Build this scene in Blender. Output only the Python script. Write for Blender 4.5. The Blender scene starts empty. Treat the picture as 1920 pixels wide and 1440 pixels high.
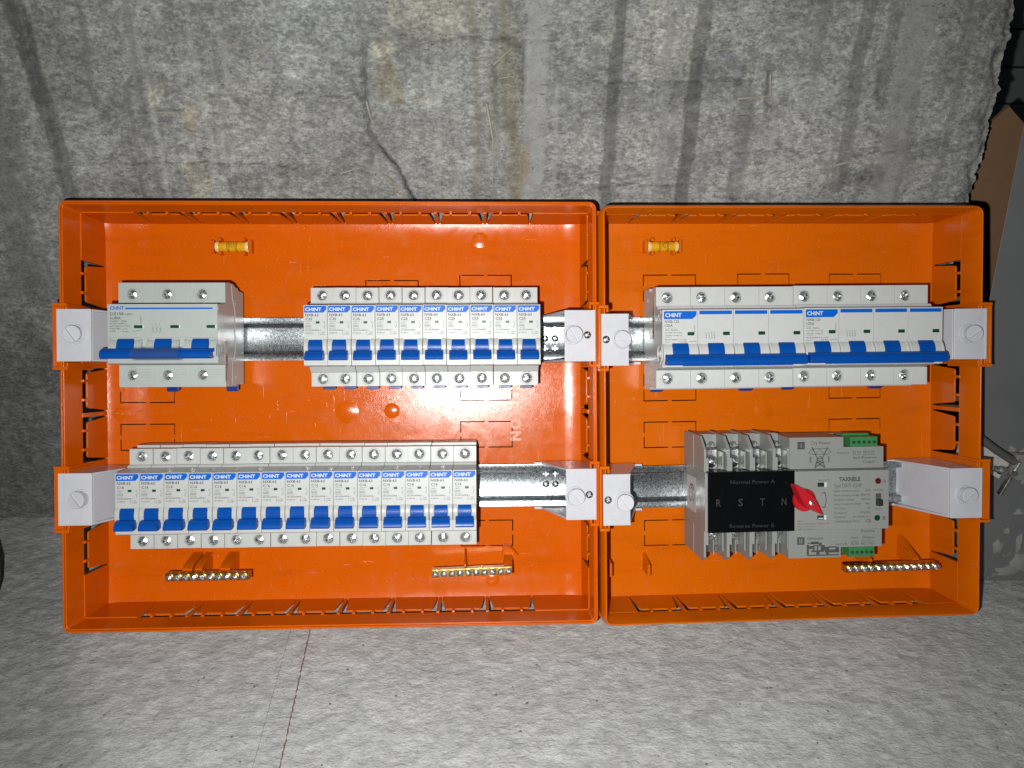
import bpy, bmesh, math, random
import numpy as np
from mathutils import Matrix, Vector
random.seed(7); rng = np.random.RandomState(7)
MM = 0.001
SC = bpy.context.scene
COL = SC.collection

# ------------------------------------------------------------------ camera
cam_d = bpy.data.cameras.new("camera"); cam = bpy.data.objects.new("camera", cam_d); COL.objects.link(cam)
cam_d.sensor_width = 36.0; cam_d.lens = 27.04; cam_d.clip_start = 0.02; cam_d.clip_end = 50
CAM_R = Matrix(((0.99993, -0.010703, -0.004968), (0.0, 0.421023, -0.90705), (0.0118, 0.906987, 0.420994)))
CAM_P = Vector((0, 0, 0.4469))
cam.matrix_world = Matrix.Translation(CAM_P) @ CAM_R.to_4x4()
SC.camera = cam
# ------------------------------------------------------------------ world: an almost dark raw room
wd = bpy.data.worlds.new("World"); SC.world = wd; wd.use_nodes = True
bgn = wd.node_tree.nodes['Background']; bgn.inputs[0].default_value = (0.82, 0.92, 1.0, 1); bgn.inputs[1].default_value = 0.055
# ------------------------------------------------------------------ the phone's flash, a little left of and below the lens
fl_d = bpy.data.lights.new("phone_flash", 'SPOT'); fl = bpy.data.objects.new("phone_flash", fl_d); COL.objects.link(fl)
fl_d.energy = 21.0; fl_d.shadow_soft_size = 0.0035; fl_d.spot_size = math.radians(126); fl_d.spot_blend = 1.0
fl_d.color = (1.0, 0.985, 0.96)
fl.matrix_world = Matrix.Translation(CAM_P + CAM_R @ Vector((-0.030, -0.022, 0.0))) @ (CAM_R @ Matrix.Rotation(math.radians(-1.0), 3, 'Y')).to_4x4()
SC.view_settings.view_transform = 'Standard'; SC.view_settings.look = 'None'
SC.view_settings.exposure = 0.0; SC.view_settings.gamma = 1.0
SC.cycles.max_bounces = 6

# ------------------------------------------------------------------ helpers
class MB:
    """collects shapes (in millimetres: x right, y away from the viewer, z up) into one mesh"""
    def __init__(s): s.v = []; s.f = []
    def add(s, vs, fs):
        o = len(s.v); s.v += [tuple(p) for p in vs]; s.f += [tuple(o+i for i in f) for f in fs]
    def box(s, x0, x1, y0, y1, z0, z1):
        s.add([(x, y, z) for x in (x0, x1) for y in (y0, y1) for z in (z0, z1)],
              [(0,1,3,2), (4,6,7,5), (0,4,5,1), (2,3,7,6), (0,2,6,4), (1,5,7,3)])
    def prism(s, poly, a, b, axis='x'):
        """poly of 2d points; axis x: (y,z), y: (x,z), z: (x,y)"""
        n = len(poly)
        def P(p, t): return {'x': (t, p[0], p[1]), 'y': (p[0], t, p[1]), 'z': (p[0], p[1], t)}[axis]
        s.add([P(p, a) for p in poly] + [P(p, b) for p in poly],
              [tuple(range(n)), tuple(range(2*n-1, n-1, -1))] + [(i, (i+1) % n, n+(i+1) % n, n+i) for i in range(n)])
    def cyl(s, c, r, a, b, axis='y', n=24, r2=None):
        r2 = r if r2 is None else r2; vs = []
        for t, rr in ((a, r), (b, r2)):
            for k in range(n):
                q = 2*math.pi*k/n; p, w = rr*math.cos(q), rr*math.sin(q)
                vs.append({'y': (c[0]+p, t, c[1]+w), 'x': (t, c[0]+p, c[1]+w), 'z': (c[0]+p, c[1]+w, t)}[axis])
        s.add(vs, [tuple(range(n)), tuple(range(2*n-1, n-1, -1))] + [(i, (i+1) % n, n+(i+1) % n, n+i) for i in range(n)])
    def lathe(s, prof, c=(0, 0), n=28, axis='y'):
        """prof: list of (radius, t); closed at ends when the radius is 0"""
        vs = []; fs = []
        for r, t in prof:
            for k in range(n):
                q = 2*math.pi*k/n; p, w = r*math.cos(q), r*math.sin(q)
                vs.append({'y': (c[0]+p, t, c[1]+w), 'x': (t, c[0]+p, c[1]+w), 'z': (c[0]+p, c[1]+w, t)}[axis])
        for j in range(len(prof)-1):
            for k in range(n): fs.append((j*n+k, j*n+(k+1) % n, (j+1)*n+(k+1) % n, (j+1)*n+k))
        s.add(vs, fs)
    def loft(s, rings, closed=False):
        n = len(rings[0]); vs = [p for r in rings for p in r]; fs = []
        m = len(rings)
        for j in range(m if closed else m-1):
            a, b = j*n, ((j+1) % m)*n
            for k in range(n): fs.append((a+k, a+(k+1) % n, b+(k+1) % n, b+k))
        s.add(vs, fs)
    def tube(s, pts, r, n=8, r_end=None):
        pts = [Vector(p) for p in pts]; rings = []
        for i, p in enumerate(pts):
            d = (pts[min(i+1, len(pts)-1)] - pts[max(i-1, 0)]).normalized()
            a = d.cross(Vector((0.1, 0.95, 0.2))).normalized(); b = d.cross(a)
            rr = r if r_end is None else r + (r_end-r)*i/(len(pts)-1)
            rings.append([tuple(p + a*rr*math.cos(2*math.pi*k/n) + b*rr*math.sin(2*math.pi*k/n)) for k in range(n)])
        o = len(s.v); s.loft(rings)
        s.f += [tuple(o+k for k in range(n)), tuple(o+(len(pts)-1)*n+k for k in range(n-1, -1, -1))]
    def text(s, t, x, z, y, h, w=None, bold=0.0, align='l', rot=0):
        vs, fs = text_data(t, bold)
        x0 = min(p[0] for p in vs); x1 = max(p[0] for p in vs)
        sy = h/CAP; sx = (w/(x1-x0)) if w else sy
        wd_ = (x1-x0)*sx; off = {'l': 0, 'c': -wd_/2, 'r': -wd_}[align]
        c, q = math.cos(rot), math.sin(rot); out = []
        for p in vs:
            a, b = (p[0]-x0)*sx+off, p[1]*sy
            out.append((x+a*c-b*q, y-0.04-p[2], z+a*q+b*c))
        s.add(out, fs)
    def line(s, pts, wid, y, closed=False):
        """flat printed line through (x,z) points"""
        n = len(pts)
        for i in range(n if closed else n-1):
            (xa, za), (xb, zb) = pts[i], pts[(i+1) % n]; L = math.hypot(xb-xa, zb-za) or 1
            nx, nz = -(zb-za)/L*wid/2, (xb-xa)/L*wid/2; ex, ez = (xb-xa)/L*wid*0.3, (zb-za)/L*wid*0.3
            yy = y-0.05-0.004*(i % 3)
            s.add([(xa-ex+nx, yy, za-ez+nz), (xa-ex-nx, yy, za-ez-nz), (xb+ex-nx, yy, zb+ez-nz), (xb+ex+nx, yy, zb+ez+nz)], [(0, 1, 2, 3)])
    def build(s, name, mat, parent=None, bevel=0, smooth=30, recalc=True, segs=2, solid=0):
        me = bpy.data.meshes.new(name)
        me.from_pydata([(x*MM, y*MM, z*MM) for x, y, z in s.v], [], s.f)
        if recalc:
            bm = bmesh.new(); bm.from_mesh(me); bmesh.ops.recalc_face_normals(bm, faces=bm.faces); bm.to_mesh(me); bm.free()
        if smooth:
            me.shade_smooth(); me.set_sharp_from_angle(angle=math.radians(smooth))
        me.materials.append(mat)
        o = bpy.data.objects.new(name, me); COL.objects.link(o)
        if parent: o.parent = parent
        if solid:
            m = o.modifiers.new('thick', 'SOLIDIFY'); m.thickness = solid*MM; m.offset = -1
            m = o.modifiers.new('crisp', 'EDGE_SPLIT'); m.split_angle = math.radians(50)
        if bevel:
            m = o.modifiers.new('edge', 'BEVEL'); m.width = bevel*MM; m.segments = segs; m.limit_method = 'ANGLE'
            m.angle_limit = math.radians(38); m.harden_normals = bool(smooth)
        return o

CAP = 0.7; _tc = {}
def text_data(t, bold):
    if (t, bold) in _tc: return _tc[(t, bold)]
    cu = bpy.data.curves.new('lettering', 'FONT'); cu.body = t; cu.size = 1.0; cu.resolution_u = 2; cu.offset = bold
    ob = bpy.data.objects.new('lettering', cu); COL.objects.link(ob)
    bpy.context.view_layer.update()
    me = bpy.data.meshes.new_from_object(ob.evaluated_get(bpy.context.evaluated_depsgraph_get()))
    r = ([tuple(v.co) for v in me.vertices], [tuple(p.vertices) for p in me.polygons])
    bpy.data.objects.remove(ob); bpy.data.curves.remove(cu); bpy.data.meshes.remove(me)
    _tc[(t, bold)] = r; return r

def tag(o, label=None, cat=None, group=None, kind=None):
    for k, v in (('label', label), ('category', cat), ('group', group), ('kind', kind)):
        if v: o[k] = v
    return o
def thing(name, label, cat, mat4=None, group=None):
    o = bpy.data.objects.new(name, None); COL.objects.link(o); o.empty_display_size = 0.02
    if mat4 is not None: o.matrix_world = mat4
    return tag(o, label, cat, group)
def copy_tree(src, mat4=None, label=None):
    c = src.copy(); COL.objects.link(c)
    if mat4 is not None: c.matrix_world = mat4
    if label: c['label'] = label
    for ch in KIDS(src):
        d = ch.copy(); COL.objects.link(d); d.parent = c
        for g in KIDS(ch):
            e = g.copy(); COL.objects.link(e); e.parent = d
    return c
def KIDS(o): return [x for x in list(COL.objects) if x.parent == o]

# ------------------------------------------------------------------ materials
def newmat(name):
    m = bpy.data.materials.new(name); m.use_nodes = True; nt = m.node_tree
    return m, nt, nt.nodes['Principled BSDF']
def N(nt, t, **kw):
    n = nt.nodes.new(t)
    for k, v in kw.items():
        if k in n.inputs.keys(): n.inputs[k].default_value = v
        else: setattr(n, k, v)
    return n
def coords(nt, scale=(1, 1, 1), kind='Object'):
    tc = N(nt, 'ShaderNodeTexCoord'); mp = N(nt, 'ShaderNodeMapping'); mp.inputs['Scale'].default_value = scale
    nt.links.new(tc.outputs[kind], mp.inputs['Vector']); return mp.outputs['Vector']
def noise(nt, vec, scale, detail=4, rough=0.55, dist=0.0):
    n = N(nt, 'ShaderNodeTexNoise'); n.inputs['Scale'].default_value = scale; n.inputs['Detail'].default_value = detail
    n.inputs['Roughness'].default_value = rough; n.inputs['Distortion'].default_value = dist
    nt.links.new(vec, n.inputs['Vector']); return n.outputs['Fac']
def ramp(nt, fac, stops):
    r = N(nt, 'ShaderNodeValToRGB'); e = r.color_ramp.elements
    while len(e) < len(stops): e.new(0.5)
    for k, (p, c) in enumerate(stops):
        e[k].position = p; e[k].color = (c, c, c, 1) if not hasattr(c, '__len__') else (*c, 1)
    nt.links.new(fac, r.inputs['Fac']); return r.outputs['Color']
def mix(nt, a, b, fac, mode='MIX'):
    n = N(nt, 'ShaderNodeMix', data_type='RGBA', blend_type=mode)
    for sock, v in ((n.inputs[0], fac), (n.inputs[6], a), (n.inputs[7], b)):
        if isinstance(v, bpy.types.NodeSocket): nt.links.new(v, sock)
        elif hasattr(v, '__len__'): sock.default_value = (*v, 1)
        else: sock.default_value = v if sock.type == 'VALUE' else (v, v, v, 1)
    return n.outputs[2]
def maprange(nt, v, a, b, c, d):
    n = N(nt, 'ShaderNodeMapRange'); nt.links.new(v, n.inputs[0])
    for i, x in enumerate((a, b, c, d)): n.inputs[i+1].default_value = x
    return n.outputs[0]
def bump(nt, bsdf, h, strength, dist, prev=None):
    b = N(nt, 'ShaderNodeBump'); b.inputs['Strength'].default_value = strength; b.inputs['Distance'].default_value = dist
    nt.links.new(h, b.inputs['Height'])
    if prev: nt.links.new(prev, b.inputs['Normal'])
    nt.links.new(b.outputs['Normal'], bsdf.inputs['Normal']); return b.outputs['Normal']

KAL = 0.74   # overall albedo trim of painted, moulded and cement surfaces
def dusty(m, amt, col=(0.30, 0.28, 0.25), sc=55):
    nt = m.node_tree; b = nt.nodes['Principled BSDF']; v = coords(nt); l = b.inputs['Base Color'].links[0].from_socket
    g = ramp(nt, noise(nt, v, sc, 7, 0.72, 0.4), [(0.50, 0.0), (0.66, 1.0)]); sp = ramp(nt, noise(nt, v, 1100, 2), [(0.70, 0.0), (0.74, 1.0)])
    c = mix(nt, l, col, mix(nt, (0, 0, 0), g, amt)); c = mix(nt, c, tuple(x*0.5 for x in col), mix(nt, (0, 0, 0), sp, amt*1.6)); nt.links.new(c, b.inputs['Base Color']); return m
def plastic(name, col, rough=0.35, var=0.06, bmp=0.15, spec=0.42, metal=0.0, coat=0.0):
    col = tuple(x*KAL for x in col)
    m, nt, b = newmat(name); v = coords(nt)
    n1 = noise(nt, v, 160, 4); n2 = noise(nt, v, 2600, 3)
    c = mix(nt, tuple(x*(1-var) for x in col), tuple(min(1, x*(1+var)) for x in col), n1)
    nt.links.new(c, b.inputs['Base Color'])
    nt.links.new(maprange(nt, n1, 0.3, 0.7, rough*0.85, rough*1.2), b.inputs['Roughness'])
    b.inputs['Specular IOR Level'].default_value = spec; b.inputs['Metallic'].default_value = metal
    b.inputs['Coat Weight'].default_value = coat
    if bmp: bump(nt, b, n2, bmp, 0.00006)
    return m
def orange(name, c_lo, c_hi, smear, r_lo, r_hi):
    """glossy moulded polypropylene with flow marks, rub marks, fine scratches and a dusty film"""
    m, nt, b = newmat(name); v = coords(nt); vs = coords(nt, (1, 1, 6)); vr = coords(nt, (7, 1, 0.8))
    big = noise(nt, v, 9, 5, 0.6, 0.6); mid = noise(nt, v, 60, 5, 0.65, 1.0); fl = noise(nt, vs, 24, 4, 0.5)
    c = mix(nt, c_lo, c_hi, big)
    c = mix(nt, c, tuple(x*0.86 for x in c_lo), maprange(nt, fl, 0.52, 0.75, 0, 0.5))
    film = ramp(nt, mid, [(0.60, 0.0), (0.74, 1.0)])
    fm = N(nt, 'ShaderNodeMath', operation='MULTIPLY'); nt.links.new(film, fm.inputs[0]); fm.inputs[1].default_value = smear
    c = mix(nt, c, (0.46, 0.18, 0.11), fm.outputs[0])
    # scratches: thin streaks of stretched noise
    rot = N(nt, 'ShaderNodeMapping'); rot.inputs['Rotation'].default_value = (0, 0.5, 0); rot.inputs['Scale'].default_value = (26, 26, 1.1)
    tc = N(nt, 'ShaderNodeTexCoord'); nt.links.new(tc.outputs['Object'], rot.inputs['Vector'])
    sc1 = ramp(nt, noise(nt, rot.outputs['Vector'], 34, 2, 0.5, 0.3), [(0.735, 0.0), (0.75, 1.0)])
    rot2 = N(nt, 'ShaderNodeMapping'); rot2.inputs['Rotation'].default_value = (0, -0.9, 0); rot2.inputs['Scale'].default_value = (1.3, 26, 30)
    nt.links.new(tc.outputs['Object'], rot2.inputs['Vector'])
    sc2 = ramp(nt, noise(nt, rot2.outputs['Vector'], 30, 2, 0.5, 0.3), [(0.745, 0.0), (0.76, 1.0)])
    sm = mix(nt, sc1, sc2, 1.0, 'ADD')
    c = mix(nt, c, (0.75, 0.30, 0.16), mix(nt, (0, 0, 0), sm, 0.28))
    # specks of cement dust
    spk = ramp(nt, noise(nt, v, 900, 2, 0.5), [(0.70, 0.0), (0.75, 1.0)])
    c = mix(nt, c, (0.70, 0.42, 0.28), mix(nt, (0, 0, 0), spk, 0.38))
    nt.links.new(c, b.inputs['Base Color'])
    r = maprange(nt, mid, 0.3, 0.72, r_lo, r_hi)
    nt.links.new(r, b.inputs['Roughness'])
    b.inputs['Specular IOR Level'].default_value = 0.27
    n1 = bump(nt, b, noise(nt, v, 38, 3, 0.5, 0.4), 0.35, 0.0005)
    n2 = bump(nt, b, noise(nt, vr, 420, 3, 0.6), 0.30, 0.00016, n1)
    bump(nt, b, sm, 0.25, 0.00015, n2)
    return m
def metal(name, col, rough, scale=1500, bmp=0.4, dist=0.0001, var=0.35):
    m, nt, b = newmat(name); v = coords(nt)
    n1 = noise(nt, v, scale*0.25, 3, 0.6); n2 = noise(nt, v, scale, 3)
    nt.links.new(mix(nt, tuple(x*(1-var) for x in col), tuple(min(1, x*(1+var)) for x in col), ramp(nt, n1, [(0.35, 0.0), (0.65, 1.0)])), b.inputs['Base Color'])
    b.inputs['Metallic'].default_value = 1.0
    nt.links.new(maprange(nt, n2, 0.3, 0.7, rough*0.7, rough*1.3), b.inputs['Roughness'])
    bump(nt, b, n2, bmp, dist); return m

M_OL = orange("orange_plastic_reddish", (0.51, 0.083, 0.0001), (0.60, 0.105, 0.0002), 0.16, 0.13, 0.25)
M_OR = orange("orange_plastic_yellowish", (0.52, 0.100, 0.0001), (0.61, 0.124, 0.0001), 0.08, 0.16, 0.28)
M_BODY = plastic("breaker_body_plastic", (0.60, 0.62, 0.60), 0.36)
M_BODY2 = plastic("greenish_grey_body_plastic", (0.49, 0.54, 0.52), 0.36)
M_BODY3 = plastic("warm_white_body_plastic", (0.67, 0.69, 0.68), 0.34)
M_WHITE = plastic("white_bracket_plastic", (0.68, 0.69, 0.74), 0.25, var=0.03)
M_GREY = plastic("switch_grey_plastic", (0.330, 0.342, 0.322), 0.42)
M_BLUE = plastic("blue_toggle_plastic", (0.0005, 0.082, 0.42), 0.34, var=0.08, spec=0.28)
M_BAND = plastic("blue_print", (0.0005, 0.135, 0.66), 0.40, var=0.02, bmp=0, spec=0.2)
M_LOGO = plastic("pale_print", (0.70, 0.80, 0.88), 0.45, var=0.02, bmp=0)
M_INK = plastic("grey_print_ink", (0.035, 0.037, 0.04), 0.6, var=0.1, bmp=0)
M_INKL = plastic("light_grey_ink", (0.085, 0.088, 0.085), 0.6, var=0.1, bmp=0)
M_BLACK = plastic("black_smoked_cover", (0.0035, 0.004, 0.005), 0.25, var=0.1, bmp=0.03, spec=0.12)
M_FAINT = plastic("faint_grey_print", (0.026, 0.027, 0.026), 0.6, bmp=0)
M_GAP = plastic("dark_recess", (0.02, 0.02, 0.02), 0.6, bmp=0)
M_GREEN = plastic("green_indicator", (0.004, 0.06, 0.035), 0.3, bmp=0)
M_CONN = plastic("green_connector", (0.045, 0.26, 0.085), 0.4)
M_RED = plastic("red_knob_plastic", (0.58, 0.010, 0.020), 0.33)
M_CLIP = plastic("navy_clip_plastic", (0.008, 0.03, 0.22), 0.35)
M_SCREW = metal("zinc_screw", (0.80, 0.84, 0.86), 0.30, 1600, 0.5, 0.00012)
M_DARKSCREW = metal("dark_screw", (0.30, 0.29, 0.28), 0.30, 1600, 0.4, 0.0001)
M_ZINC = metal("galvanised_steel", (0.42, 0.46, 0.48), 0.27, 1900, 0.7, 0.00012, 0.5)
M_BRASS = metal("brass", (0.50, 0.35, 0.10), 0.30, 900, 0.25, 0.00005, 0.15)
M_LABEL = plastic("paper_label", (0.66, 0.60, 0.58), 0.6, bmp=0)
M_BADGE = plastic("dark_blue_print", (0.01, 0.015, 0.09), 0.5, bmp=0)
M_INKRED = plastic("dark_red_lens", (0.12, 0.01, 0.012), 0.25, bmp=0)
def glass(name, col, rough=0.05, tr=0.9, ior=1.45):
    m, nt, b = newmat(name); b.inputs['Base Color'].default_value = (*col, 1); b.inputs['Roughness'].default_value = rough
    b.inputs['Transmission Weight'].default_value = tr; b.inputs['IOR'].default_value = ior; return m
for m_, a_ in ((M_WHITE, 0.14), (M_BODY, 0.07), (M_BODY2, 0.08), (M_BODY3, 0.06), (M_GREY, 0.10)): dusty(m_, a_)
dusty(M_BLACK, 0.012, (0.06, 0.06, 0.057), 90); dusty(M_RED, 0.12, (0.35, 0.12, 0.11), 120)
M_VIAL = glass("yellow_vial_acrylic", (1.0, 0.55, 0.02), 0.08, 0.45)
M_CLEAR = plastic("clear_plastic_sleeve", (0.10, 0.14, 0.30), 0.12, bmp=0); M_CLEAR.node_tree.nodes["Principled BSDF"].inputs["Alpha"].default_value = 0.16

# ------------------------------------------------------------------ the poses of the two boxes (leaning back against the wall)
def frame(loc, rows): return Matrix.Translation(Vector(loc)*MM) @ Matrix(rows).to_4x4()
FL = frame((-333.79, 446.36, 28.41), ((0.99932, -0.033001, -0.016439), (0.036846, 0.909895, 0.4132), (0.001322, -0.413525, 0.910492)))
FR = frame((74.78, 457.67, 26.99), ((0.998436, -0.051423, -0.021928), (0.055903, 0.92033, 0.387128), (0.000274, -0.387748, 0.921765)))
def at(F, u, d, w, ry=0.0, rz=0.0):
    return F @ Matrix.Translation(Vector((u, d, w))*MM) @ Matrix.Rotation(rz, 4, 'Z') @ Matrix.Rotation(ry, 4, 'Y')

# ------------------------------------------------------------------ numpy noise for the concrete
def vnoise(x, z, seed):
    xi = np.floor(x).astype(int); zi = np.floor(z).astype(int); fx = x-xi; fz = z-zi
    fx = fx*fx*(3-2*fx); fz = fz*fz*(3-2*fz)
    def h(a, b):
        q = (a*374761393 + b*668265263 + seed*1442695041) & 0xffffffff
        q = ((q ^ (q >> 13))*1274126177) & 0xffffffff
        return ((q ^ (q >> 16)) & 0xffff)/65535.0
    return (h(xi, zi)*(1-fx)+h(xi+1, zi)*fx)*(1-fz)+(h(xi, zi+1)*(1-fx)+h(xi+1, zi+1)*fx)*fz
def fbm(x, z, seed, o=4, g=0.5):
    s = 0; a = 1; t = 0
    for k in range(o): s = s+a*vnoise(x*2**k+k*17.3, z*2**k+k*5.1, seed+k); t += a; a *= g
    return s/t
def seg_dist(X, Z, pts):
    d = np.full(X.shape, 1e9)
    for (xa, za), (xb, zb) in zip(pts[:-1], pts[1:]):
        L = (xb-xa)**2+(zb-za)**2; t = np.clip(((X-xa)*(xb-xa)+(Z-za)*(zb-za))/L, 0, 1)
        d = np.minimum(d, np.hypot(X-xa-t*(xb-xa), Z-za-t*(zb-za)))
    return d
def sst(a, b, x): t = np.clip((x-a)/(b-a), 0, 1); return t*t*(3-2*t)
def grid_mesh(name, P, mat, colors=None, skim=None):
    r, c = P.shape[:2]; me = bpy.data.meshes.new(name)
    idx = np.arange(r*c).reshape(r, c)
    q = np.stack([idx[:-1, :-1], idx[:-1, 1:], idx[1:, 1:], idx[1:, :-1]], -1).reshape(-1, 4)
    me.from_pydata((P.reshape(-1, 3)*MM).tolist(), [], q.tolist())
    if colors is not None:
        a = me.color_attributes.new('stain', 'FLOAT_COLOR', 'POINT')
        sk_ = np.zeros((r*c, 1)) if skim is None else skim.reshape(-1, 1)
        a.data.foreach_set('color', np.concatenate([colors.reshape(-1, 3), sk_], 1).astype('f').ravel())
    me.shade_smooth(); me.materials.append(mat)
    o = bpy.data.objects.new(name, me); COL.objects.link(o); return o
def stained(name, fine, rough, k_lo, k_hi, stretch, bs, bd, fl=1.0, specks=0.3, flake=1.0, mic=0.75):
    """cement surface: the stains live in a vertex attribute, grain and pitting in noise"""
    m, nt, b = newmat(name); at_ = N(nt, 'ShaderNodeAttribute', attribute_name='stain')
    v = coords(nt, stretch); v0 = coords(nt)
    n1 = noise(nt, v, fine, 6, 0.62, 0.3); n2 = noise(nt, v, fine*3.0, 4, 0.65, 0.2); n3 = noise(nt, v0, fine*0.3, 5, 0.6, 0.6)
    sk = noise(nt, v, fine*0.42, 9, 0.74, 0.2); mid = (k_lo+k_hi)/2
    def flakes(sc, warp, lo, hi):   # crisp-edged chips of cement skin
        nn = N(nt, 'ShaderNodeTexNoise'); nn.inputs['Scale'].default_value = sc*0.9; nn.inputs['Detail'].default_value = 4; nn.inputs['Roughness'].default_value = 0.7; nt.links.new(v, nn.inputs['Vector'])
        va = N(nt, 'ShaderNodeVectorMath', operation='SCALE'); nt.links.new(nn.outputs['Color'], va.inputs[0]); va.inputs['Scale'].default_value = warp/sc
        vb = N(nt, 'ShaderNodeVectorMath', operation='ADD'); nt.links.new(v, vb.inputs[0]); nt.links.new(va.outputs[0], vb.inputs[1])
        vv = N(nt, 'ShaderNodeTexVoronoi', feature='F1'); vv.inputs['Scale'].default_value = sc; nt.links.new(vb.outputs[0], vv.inputs['Vector'])
        bw = N(nt, 'ShaderNodeSeparateColor'); nt.links.new(vv.outputs['Color'], bw.inputs[0])
        return bw.outputs[0], ramp(nt, bw.outputs[0], [(0.0, lo), (0.35, (lo+1)/2), (0.7, (hi+1)/2), (1.0, hi)])
    f1, c1 = flakes(fine*0.7, 2.2, (1+k_lo)/2, (1+k_hi)/2); f2, c2 = flakes(fine*1.5, 2.0, k_lo*0.95, k_hi*1.04); f3, c3 = flakes(fine*0.13, 3.2, (1+k_lo)/2, (1+k_hi)/2)
    def gate_by_skim(k):
        g = N(nt, 'ShaderNodeMath', operation='MULTIPLY_ADD'); nt.links.new(at_.outputs['Alpha'], g.inputs[0]); g.inputs[1].default_value = -0.8*k; g.inputs[2].default_value = k; return g.outputs[0]
    c = mix(nt, at_.outputs['Color'], c1, gate_by_skim(1.0), 'MULTIPLY')
    c = mix(nt, c, c2, gate_by_skim(1.0), 'MULTIPLY'); c = mix(nt, c, c3, gate_by_skim(flake), 'MULTIPLY')
    c = mix(nt, c, ramp(nt, sk, [(0.40, 0.82), (0.48, 0.96), (0.495, 1.10), (0.60, 1.16)]), gate_by_skim(flake), 'MULTIPLY')
    c = mix(nt, c, ramp(nt, n2, [(0.32, 0.78), (0.5, 1.0), (0.68, 1.20)]), gate_by_skim(mic), 'MULTIPLY')
    d1 = ramp(nt, noise(nt, v, fine*1.9, 3, 0.6, 0.2), [(0.335, 1.0), (0.375, 0.0)]); dg = ramp(nt, noise(nt, v0, fine*0.2, 4, 0.65, 0.3), [(0.44, 0.25), (0.58, 1.0)])
    dk = mix(nt, d1, dg, 1.0, 'MULTIPLY'); c = mix(nt, c, (0.06, 0.06, 0.056), mix(nt, (0, 0, 0), dk, specks*1.6*mic))
    l1 = ramp(nt, noise(nt, v, fine*1.6, 3, 0.6, 0.3), [(0.655, 0.0), (0.69, 1.0)]); c = mix(nt, c, (0.42, 0.42, 0.40), mix(nt, (0, 0, 0), l1, specks*0.9*mic))
    c = mix(nt, c, ramp(nt, n3, [(0.35, 0.88), (0.65, 1.12)]), 1.0, 'MULTIPLY')
    vh = coords(nt, (0.28, 1, 1.6)); hc = ramp(nt, noise(nt, vh, fine*0.6, 4, 0.6, 0.3), [(0.30, 1.0), (0.335, 0.0)])   # short horizontal tears
    c = mix(nt, c, (0.05, 0.05, 0.045), mix(nt, (0, 0, 0), hc, specks*1.3))
    vo = N(nt, 'ShaderNodeTexVoronoi', feature='F1'); vo.inputs['Scale'].default_value = fine*1.3; vo.inputs['Randomness'].default_value = 1
    nt.links.new(v, vo.inputs['Vector'])
    pit = ramp(nt, vo.outputs['Distance'], [(0.06, 1.0), (0.12, 0.0)])
    gate = ramp(nt, noise(nt, v0, fine*0.5, 2), [(0.56, 0.0), (0.66, 1.0)])
    pg = mix(nt, pit, gate, 1.0, 'MULTIPLY')
    c = mix(nt, c, (0.06, 0.06, 0.055), mix(nt, (0, 0, 0), pg, specks))
    nt.links.new(c, b.inputs['Base Color']); b.inputs['Roughness'].default_value = rough
    b.inputs['Specular IOR Level'].default_value = 0.3
    p = bump(nt, b, dk, 0.6, -0.0006); p = bump(nt, b, n1, bs, bd, p); p = bump(nt, b, n2, bs*0.8, bd*0.3, p); p = bump(nt, b, sk, bs, bd*0.9, p); p = bump(nt, b, f1, bs*0.5, bd*0.35, p); bump(nt, b, pg, 0.5*fl, -bd*0.8, p)
    return m

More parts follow.
